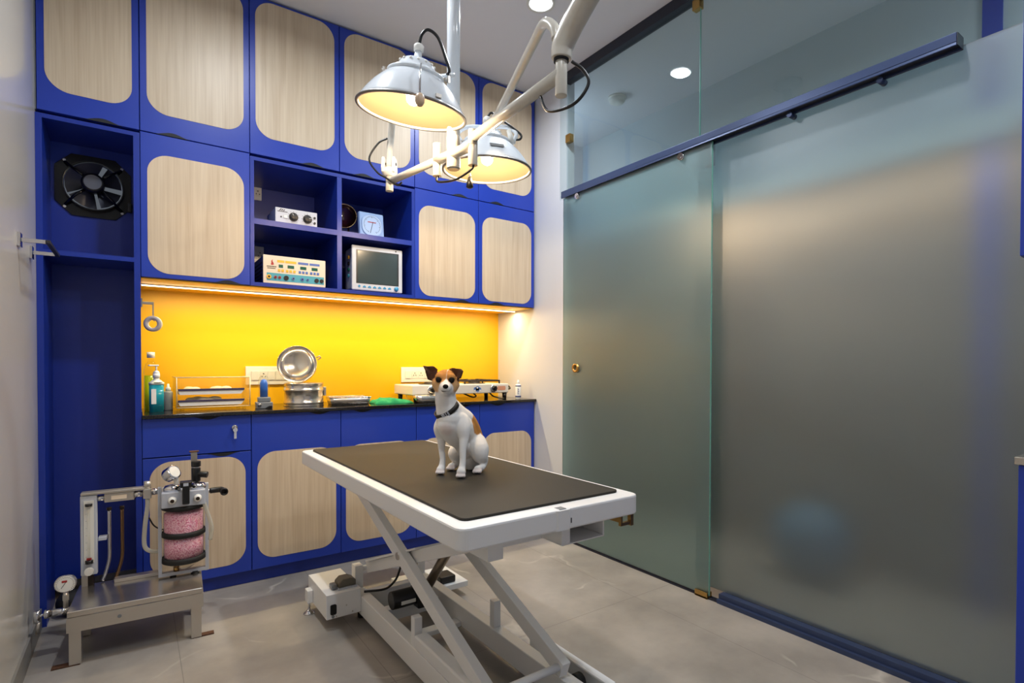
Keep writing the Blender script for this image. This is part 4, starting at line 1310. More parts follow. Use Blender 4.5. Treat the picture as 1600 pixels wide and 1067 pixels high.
# white control box with two knobs
cb = thing('stimulator_box', 'white metal device box with two large black knobs in the upper left shelf compartment', 'medical device', (0.708, 3.075, ZSH + 0.0005))
MB().box(-0.106, 0.106, 0.0, 0.215, 0.006, 0.094, 0.002).build('housing', M['silver'], cb)
MB().box(-0.105, 0.105, -0.0012, 0.0, 0.007, 0.093).build('front_panel', mat('device_white', (206, 208, 214), 0.4), cb, label='white front panel')
for (x, z, a) in ((-0.016, 0.053, 2.2), (0.055, 0.052, 0.15)):
    k = MB().cyl((x, -0.0012, z), (x, -0.005, z), 0.0235, seg=36)
    k.lathe([(0.0195, 0.005), (0.0175, 0.020), (0.0, 0.020)], (x, 0, z), (0, -1, 0), 24)
    kk = k.build('knob', M['black'], cb, bevel=0.001, label='black round knob')
    p = MB().tube([(x + 0.004 * cos(a), -0.0202, z + 0.004 * sin(a)), (x + 0.016 * cos(a), -0.0202, z + 0.016 * sin(a))], 0.0012, seg=6)
    p.build('knob_pointer', M['soft_white'], kk, label='white pointer line')
    tk = MB()
    for i in range(9):
        b_ = radians(-30 + i * 30)
        tk.box(x + 0.029 * cos(b_) - 0.0012, x + 0.029 * cos(b_) + 0.0012, -0.0018, -0.0013, z + 0.029 * sin(b_) - 0.002, z + 0.029 * sin(b_) + 0.002)
    tk.build('dial_marks', M['grey_plastic'], cb, label='grey dial marks')
MB().cyl((-0.078, -0.0013, 0.046), (-0.078, -0.004, 0.046), 0.0035, seg=14).build('indicator', M['iron'], cb)
MB().box(-0.066, -0.046, -0.005, -0.0013, 0.040, 0.056, 0.002).build('toggle', M['soft_white'], cb, label='white toggle switch')
for z in (0.064, 0.036):
    MB().cyl((0.092, -0.0013, z), (0.092, -0.006, z), 0.006, seg=18).build('jack', M['black'], cb, label='black jack')
lg = MB()
lg.prism([(-0.088, 0.078), (-0.083, 0.078), (-0.074, 0.089), (-0.079, 0.089)], (0, -0.0013, 0), X, Z, -Y, 0.0006)
lg.prism([(-0.078, 0.078), (-0.073, 0.078), (-0.066, 0.087), (-0.071, 0.087)], (0, -0.0013, 0), X, Z, -Y, 0.0006)
lg.prism([(-0.069, 0.078), (-0.064, 0.078), (-0.057, 0.086), (-0.062, 0.086)], (0, -0.0013, 0), X, Z, -Y, 0.0006)
lg.box(-0.096, -0.046, -0.0019, -0.0013, 0.0725, 0.0755)
lg.build('logo', M['iron'], cb, label='dark slanted logo')
for (x, y) in ((-0.09, 0.02), (0.09, 0.02), (-0.09, 0.19), (0.09, 0.19)):
    MB().cyl((x, y, 0.0), (x, y, 0.006), 0.008, seg=14).build('foot', M['rubber'], cb)
# electrosurgical unit
eu = thing('electrosurgical_unit', 'blue-cased device with cream coloured control panel in the lower left shelf compartment', 'medical device', (0.688, 3.025, ZLO))
hs = MB().box(-0.153, 0.153, 0.002, 0.300, 0.006, 0.146, 0.003).build('housing', mat('device_blue', (28, 66, 140), 0.35), eu)
sv = MB()
for i in range(5):
    sv.box(-0.1545, -0.1530, 0.03, 0.24, 0.030 + i * 0.020, 0.036 + i * 0.020)
sv.build('side_vents', M['dark'], hs, label='dark side vents')
fp = MB().box(-0.155, 0.155, -0.003, 0.0018, 0.004, 0.148, 0.002).build('front_panel', M['cream_panel'], eu)
def slab(name, x0, x1, z0, z1, m_, parent, d=0.0008, lab=None, y=-0.003):
    return MB().box(x0, x1, y - d, y - 0.0001, z0, z1).build(name, m_, parent, label=lab)
slab('teal_band', -0.138, 0.146, 0.018, 0.058, M['teal'], fp, lab='teal lower band')
for (x0, x1, c) in ((-0.088, -0.053, 'orange'), (-0.049, 0.005, 'orange'), (0.014, 0.066, 'strip_blue'), (0.072, 0.124, 'strip_blue')):
    slab('header_strip', x0, x1, 0.1145, 0.1265, M[c], fp, lab='orange header strip' if c == 'orange' else 'blue header strip')
    cx = (x0 + x1) / 2
    n = 2 if x1 - x0 < 0.04 else 3
    wd = (x1 - x0)
    slab('display', cx - wd * 0.30, cx + wd * 0.30, 0.088, 0.104, M['lcd'], fp, lab='green display')
    for j in range(n):
        bx_ = x0 + wd * (j + 0.5) / n
        MB().box(bx_ - 0.006, bx_ + 0.006, -0.0055, -0.0031, 0.067, 0.080, 0.001).build('panel_button', M[c], fp, label='orange button' if c == 'orange' else 'blue button')
for (x, c, r) in ((-0.128, 'orange', 0.011), (-0.097, 'red', 0.007), (-0.077, 'red', 0.007), (-0.045, 'iron', 0.012), (-0.010, 'sticker', 0.008), (0.035, 'strip_blue', 0.008), (0.062, 'strip_blue', 0.006), (0.108, 'iron', 0.011), (0.134, 'iron', 0.010)):
    k = MB().cyl((x, -0.0035, 0.037), (x, -0.0080, 0.037), r, seg=22).build('connector', M[c], fp)
    MB().cyl((x, -0.0081, 0.037), (x, -0.0086, 0.037), r * 0.5, seg=16).build('connector_hole', M['dark'], k)
fl_ = MB()
fl_.prism([(-0.119, 0.100), (-0.112, 0.098), (-0.104, 0.101), (-0.106, 0.110), (-0.111, 0.118), (-0.109, 0.128), (-0.117, 0.119), (-0.116, 0.110)], (0, -0.0031, 0), X, Z, -Y, 0.0006)
fl_.build('flame_emblem', M['red'], fp, label='red flame emblem')
ln = MB()
for (a, b_, z) in ((-0.138, -0.092, 0.0905), (-0.135, -0.097, 0.0815)):
    x = a
    while x < b_:
        w_ = 0.0022 + 0.0012 * ((int(x * 9000)) % 3)
        ln.box(x, min(x + w_, b_), -0.0037, -0.0031, z - 0.0024, z + 0.0024)
        x += w_ + 0.0012
ln.build('small_lettering', M['iron'], fp, label='two lines of small dark lettering')
for (x, y) in ((-0.13, 0.03), (0.13, 0.03), (-0.13, 0.27), (0.13, 0.27)):
    MB().cyl((x, y, 0.0), (x, y, 0.006), 0.010, seg=14).build('foot', M['rubber'], eu)
# brown bowl standing on edge
bw = thing('lacquer_bowl', 'glossy dark brown round bowl with pale rim, upright in the upper right compartment', 'bowl', (1.000, 3.20, ZSH + 0.0005 + 0.137))
dirb = Vector((-0.35, -0.93, 0.05)).normalized()
MB().lathe([(0.069, 0.0), (0.066, -0.012), (0.052, -0.032), (0.028, -0.044), (0.0, -0.047), (0.0, -0.050), (0.030, -0.048), (0.056, -0.036), (0.070, -0.014), (0.0705, 0.0)], (0, 0, 0), dirb, 44, closed=False).build('bowl_body', M['brown'], bw)
MB().lathe([(0.067, -0.001), (0.0715, -0.003), (0.0715, 0.004), (0.067, 0.003)], (0, 0, 0), dirb, 44, closed=True).build('bowl_rim', M['gold'], bw, label='pale gold rim')
k = MB().box(-0.035, 0.035, 0.0, 0.05, -0.137, -0.129, 0.002)
k.tube([(-0.03, 0.03, -0.13), (-0.025, 0.012, -0.065)], 0.005, seg=10)
k.tube([(0.03, 0.03, -0.13), (0.03, 0.012, -0.065)], 0.005, seg=10)
k.build('bowl_stand', M['iron'], bw, label='dark stand under the bowl')
# blood pressure gauge
bp_ = thing('blood_pressure_gauge', 'pale blue square dial gauge standing in the upper right shelf compartment', 'gauge', (1.130, 3.09, ZSH), radians(3))
R = Matrix.Rotation(radians(-6), 3, 'X')
def lean(mb):
    for v in mb.bm.verts:
        v.co = R @ v.co
    return mb
lean(MB().box(-0.075, 0.075, 0.0, 0.030, 0.0035, 0.157, 0.008)).build('gauge_case', M['light_blue'], bp_)
k = MB()
k.prism(rrect(-0.058, 0.058, 0.022, 0.140, 0.045, 8), (0, -0.0004, 0), X, Z, -Y, 0.003)
lean(k).build('dial_face', mat('dial_face_blue', (178, 198, 228), 0.35), bp_, label='pale dial face')
k = MB()
for i in range(31):
    a = radians(240 - i * 10)
    r0, r1 = (0.043, 0.052) if i % 5 == 0 else (0.047, 0.052)
    k.tube([(r0 * cos(a), -0.0038, 0.082 + r0 * sin(a)), (r1 * cos(a), -0.0038, 0.082 + r1 * sin(a))], 0.0011, seg=6)
lean(k).build('dial_marks', M['iron'], bp_, label='dark dial marks')
k = MB().tube([(0.006, -0.0042, 0.101), (-0.013, -0.0042, 0.034)], 0.0013, seg=8)
lean(k).build('needle', M['black'], bp_, label='black needle')
k = MB().box(-0.026, 0.024, -0.0042, -0.0036, 0.0955, 0.1005)
lean(k).build('red_script', M['red'], bp_, label='red dial script')
k = MB()
k.prism(rrect(-0.062, 0.062, 0.018, 0.144, 0.047, 8), (0, -0.0006, 0), X, Z, -Y, 0.004, hole=rrect(-0.058, 0.058, 0.022, 0.140, 0.045, 8))
lean(k).build('dial_bezel', M['light_blue'], bp_)
# patient monitor
pm = thing('patient_monitor', 'grey-white patient monitor with dark screen in the lower right shelf compartment', 'monitor', (1.136, 3.035, ZLO), radians(-1))
MB().box(-0.138, 0.146, 0.012, 0.150, 0.010, 0.255, 0.012).build('monitor_case', M['silver'], pm)
MB().box(-0.146, 0.152, -0.006, 0.0118, 0.008, 0.260, 0.006).build('bezel', mat('monitor_white', (206, 208, 214), 0.4), pm)
MB().box(-0.122, 0.128, -0.0072, -0.0061, 0.047, 0.236, 0.0004).build('screen_surround', M['screen_edge'], pm)
MB().box(-0.113, 0.119, -0.0080, -0.0073, 0.050, 0.230).build('screen', M['screen'], pm, label='dark grey-green screen')
for i in range(8):
    x = -0.105 + i * 0.0295
    if i == 0:
        MB().cyl((x, -0.0062, 0.031), (x, -0.0085, 0.031), 0.0065, seg=18).build('panel_button', M['cyan'], pm, label='small cyan button')
    elif i == 7:
        MB().lathe([(0.0, 0.0), (0.0125, 0.0), (0.0115, 0.012), (0.0, 0.0125)], (0.112, -0.0062, 0.030), (0, -1, 0), 24).build('rotary_knob', M['cyan'], pm, label='cyan rotary knob')
    else:
        k = MB()
        k.prism([(x - 0.0095, 0.025), (x + 0.0095, 0.025), (x + 0.0085, 0.031), (x, 0.037), (x - 0.0085, 0.031)], (0, -0.0062, 0), X, Z, -Y, 0.002)
        k.build('panel_button', M['cyan'], pm, label='small cyan button')
MB().cyl((0.111, -0.0062, 0.249), (0.111, -0.0070, 0.249), 0.004, seg=14).build('indicator', M['iron'], pm)
for (z, c) in ((0.200, 'orange'), (0.165, 'iron'), (0.130, 'lcd'), (0.095, 'teal')):
    MB().cyl((-0.1385, 0.070, z), (-0.1460, 0.070, z), 0.010, seg=18).build('side_port', M[c], pm)
for (x, y) in ((-0.11, 0.012), (0.11, 0.012), (-0.11, 0.13), (0.11, 0.13)):
    MB().box(x - 0.012, x + 0.012, y - 0.008, y + 0.008, 0.0, 0.0105).build('foot', M['rubber'], pm)

# ------------------------------------------------------------------ wall fittings
tw = thing('towel_bar', 'short square towel bar with two chrome mounts on the left wall', 'towel bar', (XL, 2.70, 1.535))
for y in (-0.135, 0.135):
    MB().box(0.0, 0.010, y - 0.022, y + 0.022, -0.024, 0.024, 0.0015).build('mount_plate', M['chrome'], tw)
    MB().box(0.010, 0.075, y - 0.007, y + 0.007, -0.007, 0.007, 0.001).build('mount_post', M['chrome'], tw)
MB().box(0.0752, 0.088, -0.150, 0.150, -0.006, 0.006, 0.001).build('bar', M['track'], tw, label='dark square bar')
hk = thing('wall_hook', 'small bent metal hook on the blue panel at the left end of the yellow splashback', 'hook', (0.0228, 3.09, 1.388))
MB().box(0.0, 0.006, -0.014, 0.014, -0.020, 0.020, 0.001).build('hook_plate', M['chrome'], hk)
k = MB().box(0.006, 0.050, -0.007, 0.007, -0.006, 0.006, 0.001)
k.box(0.044, 0.050, -0.002, 0.002, -0.075, -0.0062)
k.tube([(0.047, 0, -0.070), (0.047, 0, -0.078), (0.052, -0.006, -0.082), (0.056, -0.012, -0.078)], 0.0025, seg=8)
k.build('hook_arm', M['brushed'], hk)
tp = MB().lathe([(0.0195, -0.009), (0.0365, -0.009), (0.0365, 0.009), (0.0195, 0.009)], (0, 0, 0), (-0.35, -0.93, 0), 44, closed=True).build('tape_roll', M['tape'])
tp.location = (0.0690, 3.086, 1.3265 - 0.0345)
tag(tp, 'grey roll of paper tape hanging from the wall hook beside the yellow splashback', 'tape roll')
# ------------------------------------------------------------------ things on the worktop
# lime-green bottle
t = thing('cleaner_bottle', 'tall clear bottle of lime-green liquid behind the turquoise pump bottle', 'bottle', (0.064, 3.30, ZT))
MB().lathe([(0.0, 0.0), (0.028, 0.0), (0.030, 0.005), (0.030, 0.205), (0.022, 0.232), (0.013, 0.244), (0.013, 0.262)], seg=32).build('bottle', M['clear'], t)
MB().lathe([(0.0, 0.002), (0.0275, 0.002), (0.0285, 0.006), (0.0285, 0.175), (0.0, 0.175)], seg=32).build('liquid', M['green_liquid'], t, label='lime-green liquid')
MB().lathe([(0.0, 0.263), (0.017, 0.263), (0.017, 0.292), (0.0, 0.292)], seg=24).build('cap', M['soft_white'], t, label='white cap')
# turquoise pump bottle
t = thing('pump_bottle', 'turquoise hand-rub pump bottle with white pump head at the left end of the worktop', 'bottle', (0.083, 3.170, ZT), radians(18))
k = MB()
k.prism(rrect(-0.029, 0.029, -0.018, 0.018, 0.012, 5), (0, 0, 0), X, Y, Z, 0.132, True)
k.build('liquid', M['blue_liquid'], t, label='turquoise liquid')
k = MB()
k.prism(rrect(-0.030, 0.030, -0.019, 0.019, 0.012, 5), (0, 0, 0.1322), X, Y, Z, 0.012, True)
k.lathe([(0.0275, 0.0), (0.020, 0.008), (0.0125, 0.013), (0.0125, 0.020), (0.0, 0.020)], (0, 0, 0.1445), seg=28)
k.build('bottle_shoulder', mat('milky_plastic', (226, 226, 210), 0.3), t)
k = MB().cyl((0, 0, 0.165), (0, 0, 0.186), 0.0145, seg=24)
k.ball((0, 0, 0.188), 0.0135, 20, 12)
k.cyl((0, 0, 0.198), (0, 0, 0.222), 0.0035, seg=12)
k.box(-0.034, 0.009, -0.007, 0.007, 0.222, 0.229, 0.002)
k.build('pump_head', M['soft_white'], t, label='white pump head')
MB().box(-0.0288, -0.008, -0.0192, -0.0186, 0.040, 0.112).build('bottle_label', M['soft_white'], t, label='white side label')
# grey dropper bottle
t = thing('dropper_bottle', 'small grey bottle with white nozzle between pump bottle and clear box', 'bottle', (0.134, 3.260, ZT))
MB().lathe([(0.0, 0.0), (0.0195, 0.0), (0.020, 0.003), (0.020, 0.088), (0.016, 0.097), (0.0, 0.097)], seg=28).build('bottle', mat('grey_bottle', (140, 142, 140), 0.35), t)
MB().lathe([(0.0, 0.0972), (0.012, 0.0972), (0.011, 0.113), (0.006, 0.118), (0.005, 0.132), (0.0, 0.134)], seg=24).build('nozzle', M['soft_white'], t, label='white nozzle')
# clear acrylic box with two trays
t = thing('acrylic_cabinet', 'clear acrylic box with two dark-edged trays, beside the grey bottle', 'box', (0.328, 3.255, ZT), radians(2))
a0, a1, b0, b1, zb, ztp = -0.165, 0.165, -0.075, 0.13, 0.014, 0.166
k = MB()
k.box(a0, a1, b0, b1, zb, zb + 0.004)
k.box(a0, a1, b0, b1, ztp - 0.004, ztp)
k.box(a0, a0 + 0.004, b0, b1, zb + 0.004, ztp - 0.004)
k.box(a1 - 0.004, a1, b0, b1, zb + 0.004, ztp - 0.004)
k.box(a0 + 0.004, a1 - 0.004, b1 - 0.004, b1, zb + 0.004, ztp - 0.004)
k.build('acrylic_shell', M['acrylic'], t)
k = MB()
for (p, q) in (((a0, b0, zb), (a0, b0, ztp)), ((a1, b0, zb), (a1, b0, ztp)), ((a0, b0, ztp), (a1, b0, ztp)), ((a0, b0, zb), (a1, b0, zb)), ((a1, b0, ztp), (a1, b1, ztp)), ((a0, b0, ztp), (a0, b1, ztp))):
    k.tube([p, q], 0.0022, seg=6)
k.build('acrylic_edges', mat('acrylic_edge', (238, 222, 180), 0.2), t, label='pale acrylic edges')
for z in (0.042, 0.098):
    tr = MB()
    tr.prism([(-0.150, -0.020), (0.125, -0.020), (0.140, 0.0), (-0.158, 0.0)], (0, -0.060, z), X, Z, Y, 0.150)
    to = tr.build('tray', M['soft_white'], t, label='white tray')
    MB().box(-0.159, 0.141, -0.064, -0.0605, z, z + 0.010, 0.001).build('tray_edge', M['tray_dark'], to, label='dark tray edge')
    gz = MB()
    for i in range(7):
        gz.ball((random.uniform(-0.11, 0.10), random.uniform(-0.03, 0.06), z + 0.006), random.uniform(0.013, 0.022), 10, 6, (1.6, 1.0, 0.8))
    gz.build('gauze', mat('gauze', (226, 214, 186), 0.8), to, label='gauze pieces')
for (x, y) in ((-0.14, -0.05), (0.14, -0.05), (-0.14, 0.11), (0.14, 0.11)):
    MB().cyl((x, y, 0.0), (x, y, 0.0138), 0.009, seg=14).build('foot', M['clear'], t)
# blue cartridge under a clear dome
t = thing('sharps_burner', 'grey holder with a clear dome over a blue cartridge in front of the clear box', 'dispenser', (0.553, 3.130, ZT), radians(-4))
k = MB().box(-0.040, 0.040, -0.034, 0.034, 0.0, 0.034, 0.004)
k.box(-0.030, 0.030, -0.028, 0.028, 0.034, 0.060, 0.005)
k.build('holder', M['grey_plastic'], t)
MB().lathe([(0.0, 0.061), (0.019, 0.061), (0.019, 0.132), (0.013, 0.150), (0.0, 0.156)], seg=28).build('cartridge', M['blue_glow'], t, label='blue cartridge')
MB().lathe([(0.0265, 0.0605), (0.0265, 0.145), (0.021, 0.164), (0.012, 0.174), (0.0, 0.178)], seg=32).build('dome', M['clear'], t, label='clear dome')
MB().lathe([(0.0, 0.0), (0.009, 0.0), (0.009, 0.006), (0.0, 0.007)], (-0.024, -0.034, 0.020), (0, -1, 0), 20).build('holder_screw', M['chrome'], t)
MB().prism([(0.002, 0.002), (0.036, 0.002), (0.036, 0.014), (0.022, 0.014)], (0, -0.0341, 0), X, Z, -Y, 0.004).build('holder_wedge', M['black'], t)
# steel dressing drum with open lid
t = thing('dressing_drum', 'round stainless steel dressing drum with its lid standing open', 'drum', (0.776, 3.215, ZT))
pr = [(0.0, 0.0), (0.106, 0.0), (0.106, 0.004), (0.103, 0.010), (0.106, 0.016), (0.106, 0.024), (0.103, 0.027), (0.103, 0.082), (0.106, 0.085), (0.107, 0.090), (0.106, 0.095), (0.103, 0.098), (0.103, 0.122), (0.106, 0.126), (0.1035, 0.129), (0.100, 0.126), (0.100, 0.008), (0.0, 0.008)]
MB().lathe(pr, seg=64).build('drum_body', M['steel'], t)
ld_ = Vector((-0.32, -0.93, 0.18)).normalized()
lc = Vector((-0.016, 0.085, 0.233))
MB().lathe([(0.0, 0.006), (0.062, 0.006), (0.066, 0.010), (0.084, 0.010), (0.088, 0.003), (0.101, 0.003), (0.1045, 0.014), (0.107, 0.014), (0.107, -0.004), (0.0, -0.004)], lc, ld_, 64).build('lid', M['steel'], t)
sd = Vector((0.93, -0.34, 0)).normalized()
k = MB()
k.tube([lc + sd * 0.104 + Z * 0.040, lc + sd * 0.122 + Z * 0.050, lc + sd * 0.128 + Z * 0.040, lc + sd * 0.112 + Z * 0.026], 0.004, seg=8)
k.build('lid_latch', M['steel'], t)
MB().box(-0.03, 0.02, 0.100, 0.108, 0.105, 0.140, 0.002).build('hinge', M['brushed'], t)
MB().box(0.098, 0.112, -0.040, -0.020, 0.055, 0.105, 0.003).build('clasp', M['brushed'], t)
# instrument tray
t = thing('instrument_tray', 'shallow stainless steel instrument tray right of the dressing drum', 'tray', (1.018, 3.185, ZT), radians(-6))
k = MB()
o1_, o2_ = rrect(-0.105, 0.105, -0.070, 0.070, 0.018, 5), rrect(-0.118, 0.118, -0.082, 0.082, 0.022, 5)
i1_, i2_ = rrect(-0.103, 0.103, -0.068, 0.068, 0.017, 5), rrect(-0.115, 0.115, -0.079, 0.079, 0.021, 5)
A = [k.bm.verts.new((p[0], p[1], 0.0)) for p in o1_]
B_ = [k.bm.verts.new((p[0], p[1], 0.044)) for p in o2_]
C_ = [k.bm.verts.new((p[0], p[1], 0.044)) for p in i2_]
D_ = [k.bm.verts.new((p[0], p[1], 0.003)) for p in i1_]
n = len(A)
for P_, Q_ in ((A, B_), (B_, C_), (C_, D_)):
    for i in range(n):
        j = (i + 1) % n
        k.bm.faces.new((P_[i], P_[j], Q_[j], Q_[i])).smooth = True
k.bm.faces.new(A[::-1]); k.bm.faces.new(D_)
k.build('tray_body', M['steel'], t)
MB().tube([(p[0], p[1], 0.044) for p in o2_], 0.0025, seg=8, closed=True).build('rolled_rim', M['chrome'], t)
# folded green drape
gm = bmesh.new()
nx, ny = 30, 18
gv = {}
for side in (0, 1):
    for i in range(nx + 1):
        for j in range(ny + 1):
            u_, v_ = i / nx, j / ny
            e = min(u_, 1 - u_, v_ * 0.8, (1 - v_) * 0.8)
            h = 0.026 * min(1.0, e / 0.12) ** 0.6 * (0.75 + 0.35 * noise.noise((u_ * 4, v_ * 3, 0.3))) + 0.010 * noise.noise((u_ * 9, v_ * 7, 2.1)) * min(1, e / 0.08)
            h *= 1.25 - 0.8 * abs(u_ - 0.4)
            gv[(side, i, j)] = gm.verts.new(((u_ - 0.5) * 0.235 + 0.012 * noise.noise((v_ * 3, 5, 1)), (v_ - 0.5) * 0.14 + 0.014 * noise.noise((u_ * 3, 2, 8)), 0.0 if side == 0 else max(h, 0.0) + 0.002))
for i in range(nx):
    for j in range(ny):
        gm.faces.new([gv[(1, a, b_)] for a, b_ in ((i, j), (i + 1, j), (i + 1, j + 1), (i, j + 1))]).smooth = True
        gm.faces.new([gv[(0, a, b_)] for a, b_ in ((i, j), (i, j + 1), (i + 1, j + 1), (i + 1, j))])
rim = [(i, 0) for i in range(nx)] + [(nx, j) for j in range(ny)] + [(i, ny) for i in range(nx, 0, -1)] + [(0, j) for j in range(ny, 0, -1)]
for a in range(len(rim)):
    p, q = rim[a], rim[(a + 1) % len(rim)]
    gm.faces.new([gv[(0, *p)], gv[(0, *q)], gv[(1, *q)], gv[(1, *p)]])
mb_ = MB(); mb_.bm.free(); mb_.bm = gm
g = mb_.build('surgical_drape', M['green_cloth'])
g.location = (1.262, 3.130, ZT)
g.rotation_euler = (0, 0, radians(-4))
tag(g, 'folded green surgical cloth lying on the worktop right of the steel tray', 'cloth')
# two-burner gas stove behind the dog
t = thing('gas_stove', 'white two-burner gas stove with black pan support on the worktop behind the dog', 'stove', (1.735, 3.09, ZT))
sx0, sx1 = -0.355, 0.355
MB().box(sx0, sx1, 0.0, 0.290, 0.044, 0.106, 0.006).build('stove_body', mat('stove_white', (222, 216, 204), 0.3), t)
for (x, y) in ((sx0 + 0.03, 0.02), (sx1 - 0.022, 0.02), (sx0 + 0.03, 0.26), (sx1 - 0.022, 0.26)):
    MB().cyl((x, y, 0.0), (x, y, 0.044), 0.013, 0.016, seg=18).build('stove_leg', M['black'], t, label='black leg')
for x in (0.229, -0.229):
    k = MB().lathe([(0.0, 0.0), (0.026, 0.0), (0.026, 0.006), (0.020, 0.010), (0.0, 0.010)], (x, 0.0, 0.076), (0, -1, 0), 28).build('knob_ring', M['chrome'], t, label='chrome knob ring')
    q = MB().cyl((x, -0.0102, 0.076), (x, -0.030, 0.076), 0.014, seg=24)
    q.box(x - 0.005, x + 0.005, -0.040, -0.012, 0.060, 0.092, 0.002)
    q.build('gas_knob', M['black'], k, label='black gas knob')
MB().prism(rrect(0.262, 0.328, 0.062, 0.090, 0.008, 4), (0, 0.0, 0), X, Z, -Y, 0.0012).build('maker_badge', M['label_pink'], t, label='salmon badge')
k = MB()
for (x, z, r) in ((0.090, 0.074, 0.013), (0.106, 0.078, 0.015), (0.122, 0.072, 0.012), (0.106, 0.068, 0.014)):
    k.prism([(x + r * cos(2 * pi * i / 18), z + r * sin(2 * pi * i / 18)) for i in range(18)], (0, -0.0002 - 0.0001 * r, 0), X, Z, -Y, 0.001)
so_ = k.build('sticker', M['sticker'], t, label='blue cloud-shaped sticker')
k = MB()
for (x, z, r) in ((0.086, 0.065, 0.005), (0.125, 0.064, 0.006), (0.104, 0.082, 0.006)):
    k.prism([(x + r * cos(2 * pi * i / 14), z + r * sin(2 * pi * i / 14)) for i in range(14)], (0, -0.0014, 0), X, Z, -Y, 0.0006)
k.build('sticker_spots', M['soft_white'], so_, label='pale sticker spots')
for cx in (0.165, -0.165):
    k = MB().lathe([(0.0, 0.106), (0.075, 0.106), (0.078, 0.109), (0.04, 0.112), (0.04, 0.120), (0.0, 0.122)], (cx, 0.145, 0), seg=36).build('burner', M['iron'], t)
    if cx > 0:
        q = MB()
        a = 0.135
        o = [(cx - a, 0.145 - 0.11), (cx + a, 0.145 - 0.11), (cx + a, 0.145 + 0.11), (cx - a, 0.145 + 0.11)]
        q.tube([(x, y, 0.126) for x, y in o], 0.006, seg=8, closed=True)
        for (x, y) in o:
            q.cyl((x, y, 0.106), (x, y, 0.126), 0.005, seg=10)
        for i in range(4):
            d = (cos(pi / 4 + i * pi / 2), sin(pi / 4 + i * pi / 2))
            q.tube([(cx + d[0] * 0.045, 0.145 + d[1] * 0.040, 0.132), (cx + d[0] * 0.18, 0.145 + d[1] * 0.145, 0.128)], 0.005, seg=8)
        q.build('pan_support', M['iron'], t, label='dark pan support')
MB().tube(spline([(0.355, 0.10, 0.095), (0.375, 0.09, 0.098), (0.400, 0.07, 0.085), (0.405, 0.06, 0.070), (0.380, 0.05, 0.066), (0.358, 0.05, 0.068)], 8), 0.006, seg=12).build('gas_pipe', mat('olive_pipe', (62, 58, 30), 0.4), t, label='olive gas pipe')
MB().tube(spline([(0.285, 0.14, 0.044), (0.262, 0.09, 0.036), (0.255, 0.04, 0.020), (0.285, 0.01, 0.008), (0.315, 0.0, 0.005)], 8), 0.005, seg=10).build('gas_hose', mat('olive_hose', (70, 64, 34), 0.5), t, label='olive gas hose')
MB().tube(spline([(0.07, 0.14, 0.044), (0.075, 0.08, 0.030), (0.10, 0.05, 0.018), (0.13, 0.06, 0.024), (0.14, 0.12, 0.044)], 8), 0.005, seg=10).build('gas_hose', mat('olive_hose_dark', (50, 50, 28), 0.5), t, label='olive gas hose')
# kidney dish in front of the stove
t = thing('kidney_dish', 'grey steel dish with sloping end in front of the white stove', 'dish', (1.475, 3.030, ZT))
k = MB()
o1_, o2_ = rrect(-0.085, 0.135, -0.030, 0.030, 0.026, 5), rrect(-0.118, 0.140, -0.040, 0.040, 0.034, 5)
A = [k.bm.verts.new((p[0], p[1], 0.0)) for p in o1_]
B_ = [k.bm.verts.new((p[0], p[1], 0.046)) for p in o2_]
C_ = [k.bm.verts.new((p[0] * 0.975, p[1] * 0.93, 0.046)) for p in o2_]
D_ = [k.bm.verts.new((p[0] * 0.97, p[1] * 0.92, 0.003)) for p in o1_]
n = len(A)
for P_, Q_ in ((A, B_), (B_, C_), (C_, D_)):
    for i in range(n):
        j = (i + 1) % n
        k.bm.faces.new((P_[i], P_[j], Q_[j], Q_[i])).smooth = True
k.bm.faces.new(A[::-1]); k.bm.faces.new(D_)
k.build('dish_body', M['steel'], t)
gcup = MB().lathe([(0.0, 0.0), (0.018, 0.0), (0.024, 0.002), (0.004, 0.006), (0.004, 0.018), (0.022, 0.036), (0.024, 0.052), (0.0225, 0.052), (0.0205, 0.038), (0.0, 0.020)], seg=28).build('eye_glass', M['clear'])
gcup.location = (1.405, 2.990 + 0.0, ZT)
gcup.location = (1.338, 3.035, ZT)
tag(gcup, 'tiny clear glass cup between the green cloth and the steel dish', 'glass cup')
# spray bottle at the right end
t = thing('spray_bottle', 'small white spray bottle with blue print at the right end of the worktop', 'bottle', (2.148, 3.06, ZT))
MB().lathe([(0.0, 0.0), (0.019, 0.0), (0.020, 0.003), (0.020, 0.094), (0.014, 0.103), (0.0, 0.103)], seg=28).build('bottle', M['soft_white'], t)
navy = mat('navy_print', (48, 62, 120), 0.4)
for (z0, z1) in ((0.012, 0.022), (0.086, 0.093)):
    MB().lathe([(0.0202, z0), (0.0206, z0), (0.0206, z1), (0.0202, z1)], seg=28, closed=True).build('print_band', navy, t, label='navy print band')
k = MB()
pd = Vector((-0.57, -0.82, 0)).normalized()
pu = Vector((0.82, -0.57, 0))
for i in range(6):
    w_ = (0.010, 0.007, 0.012, 0.008, 0.011, 0.006)[i]
    z = 0.034 + i * 0.0075
    k.prism([(-0.004, z), (-0.004 + w_ * 0.8, z), (-0.004 + w_ * 0.8, z + 0.0045), (-0.004, z + 0.0045)], pd * 0.0196, pu, Z, pd, 0.0010)
k.build('print_lettering', navy, t, label='navy vertical lettering')
k = MB().lathe([(0.0, 0.1032), (0.010, 0.1032), (0.010, 0.118), (0.006, 0.122), (0.006, 0.130), (0.0, 0.131)], seg=22)
k.build('spray_head', M['soft_white'], t, label='white spray head')
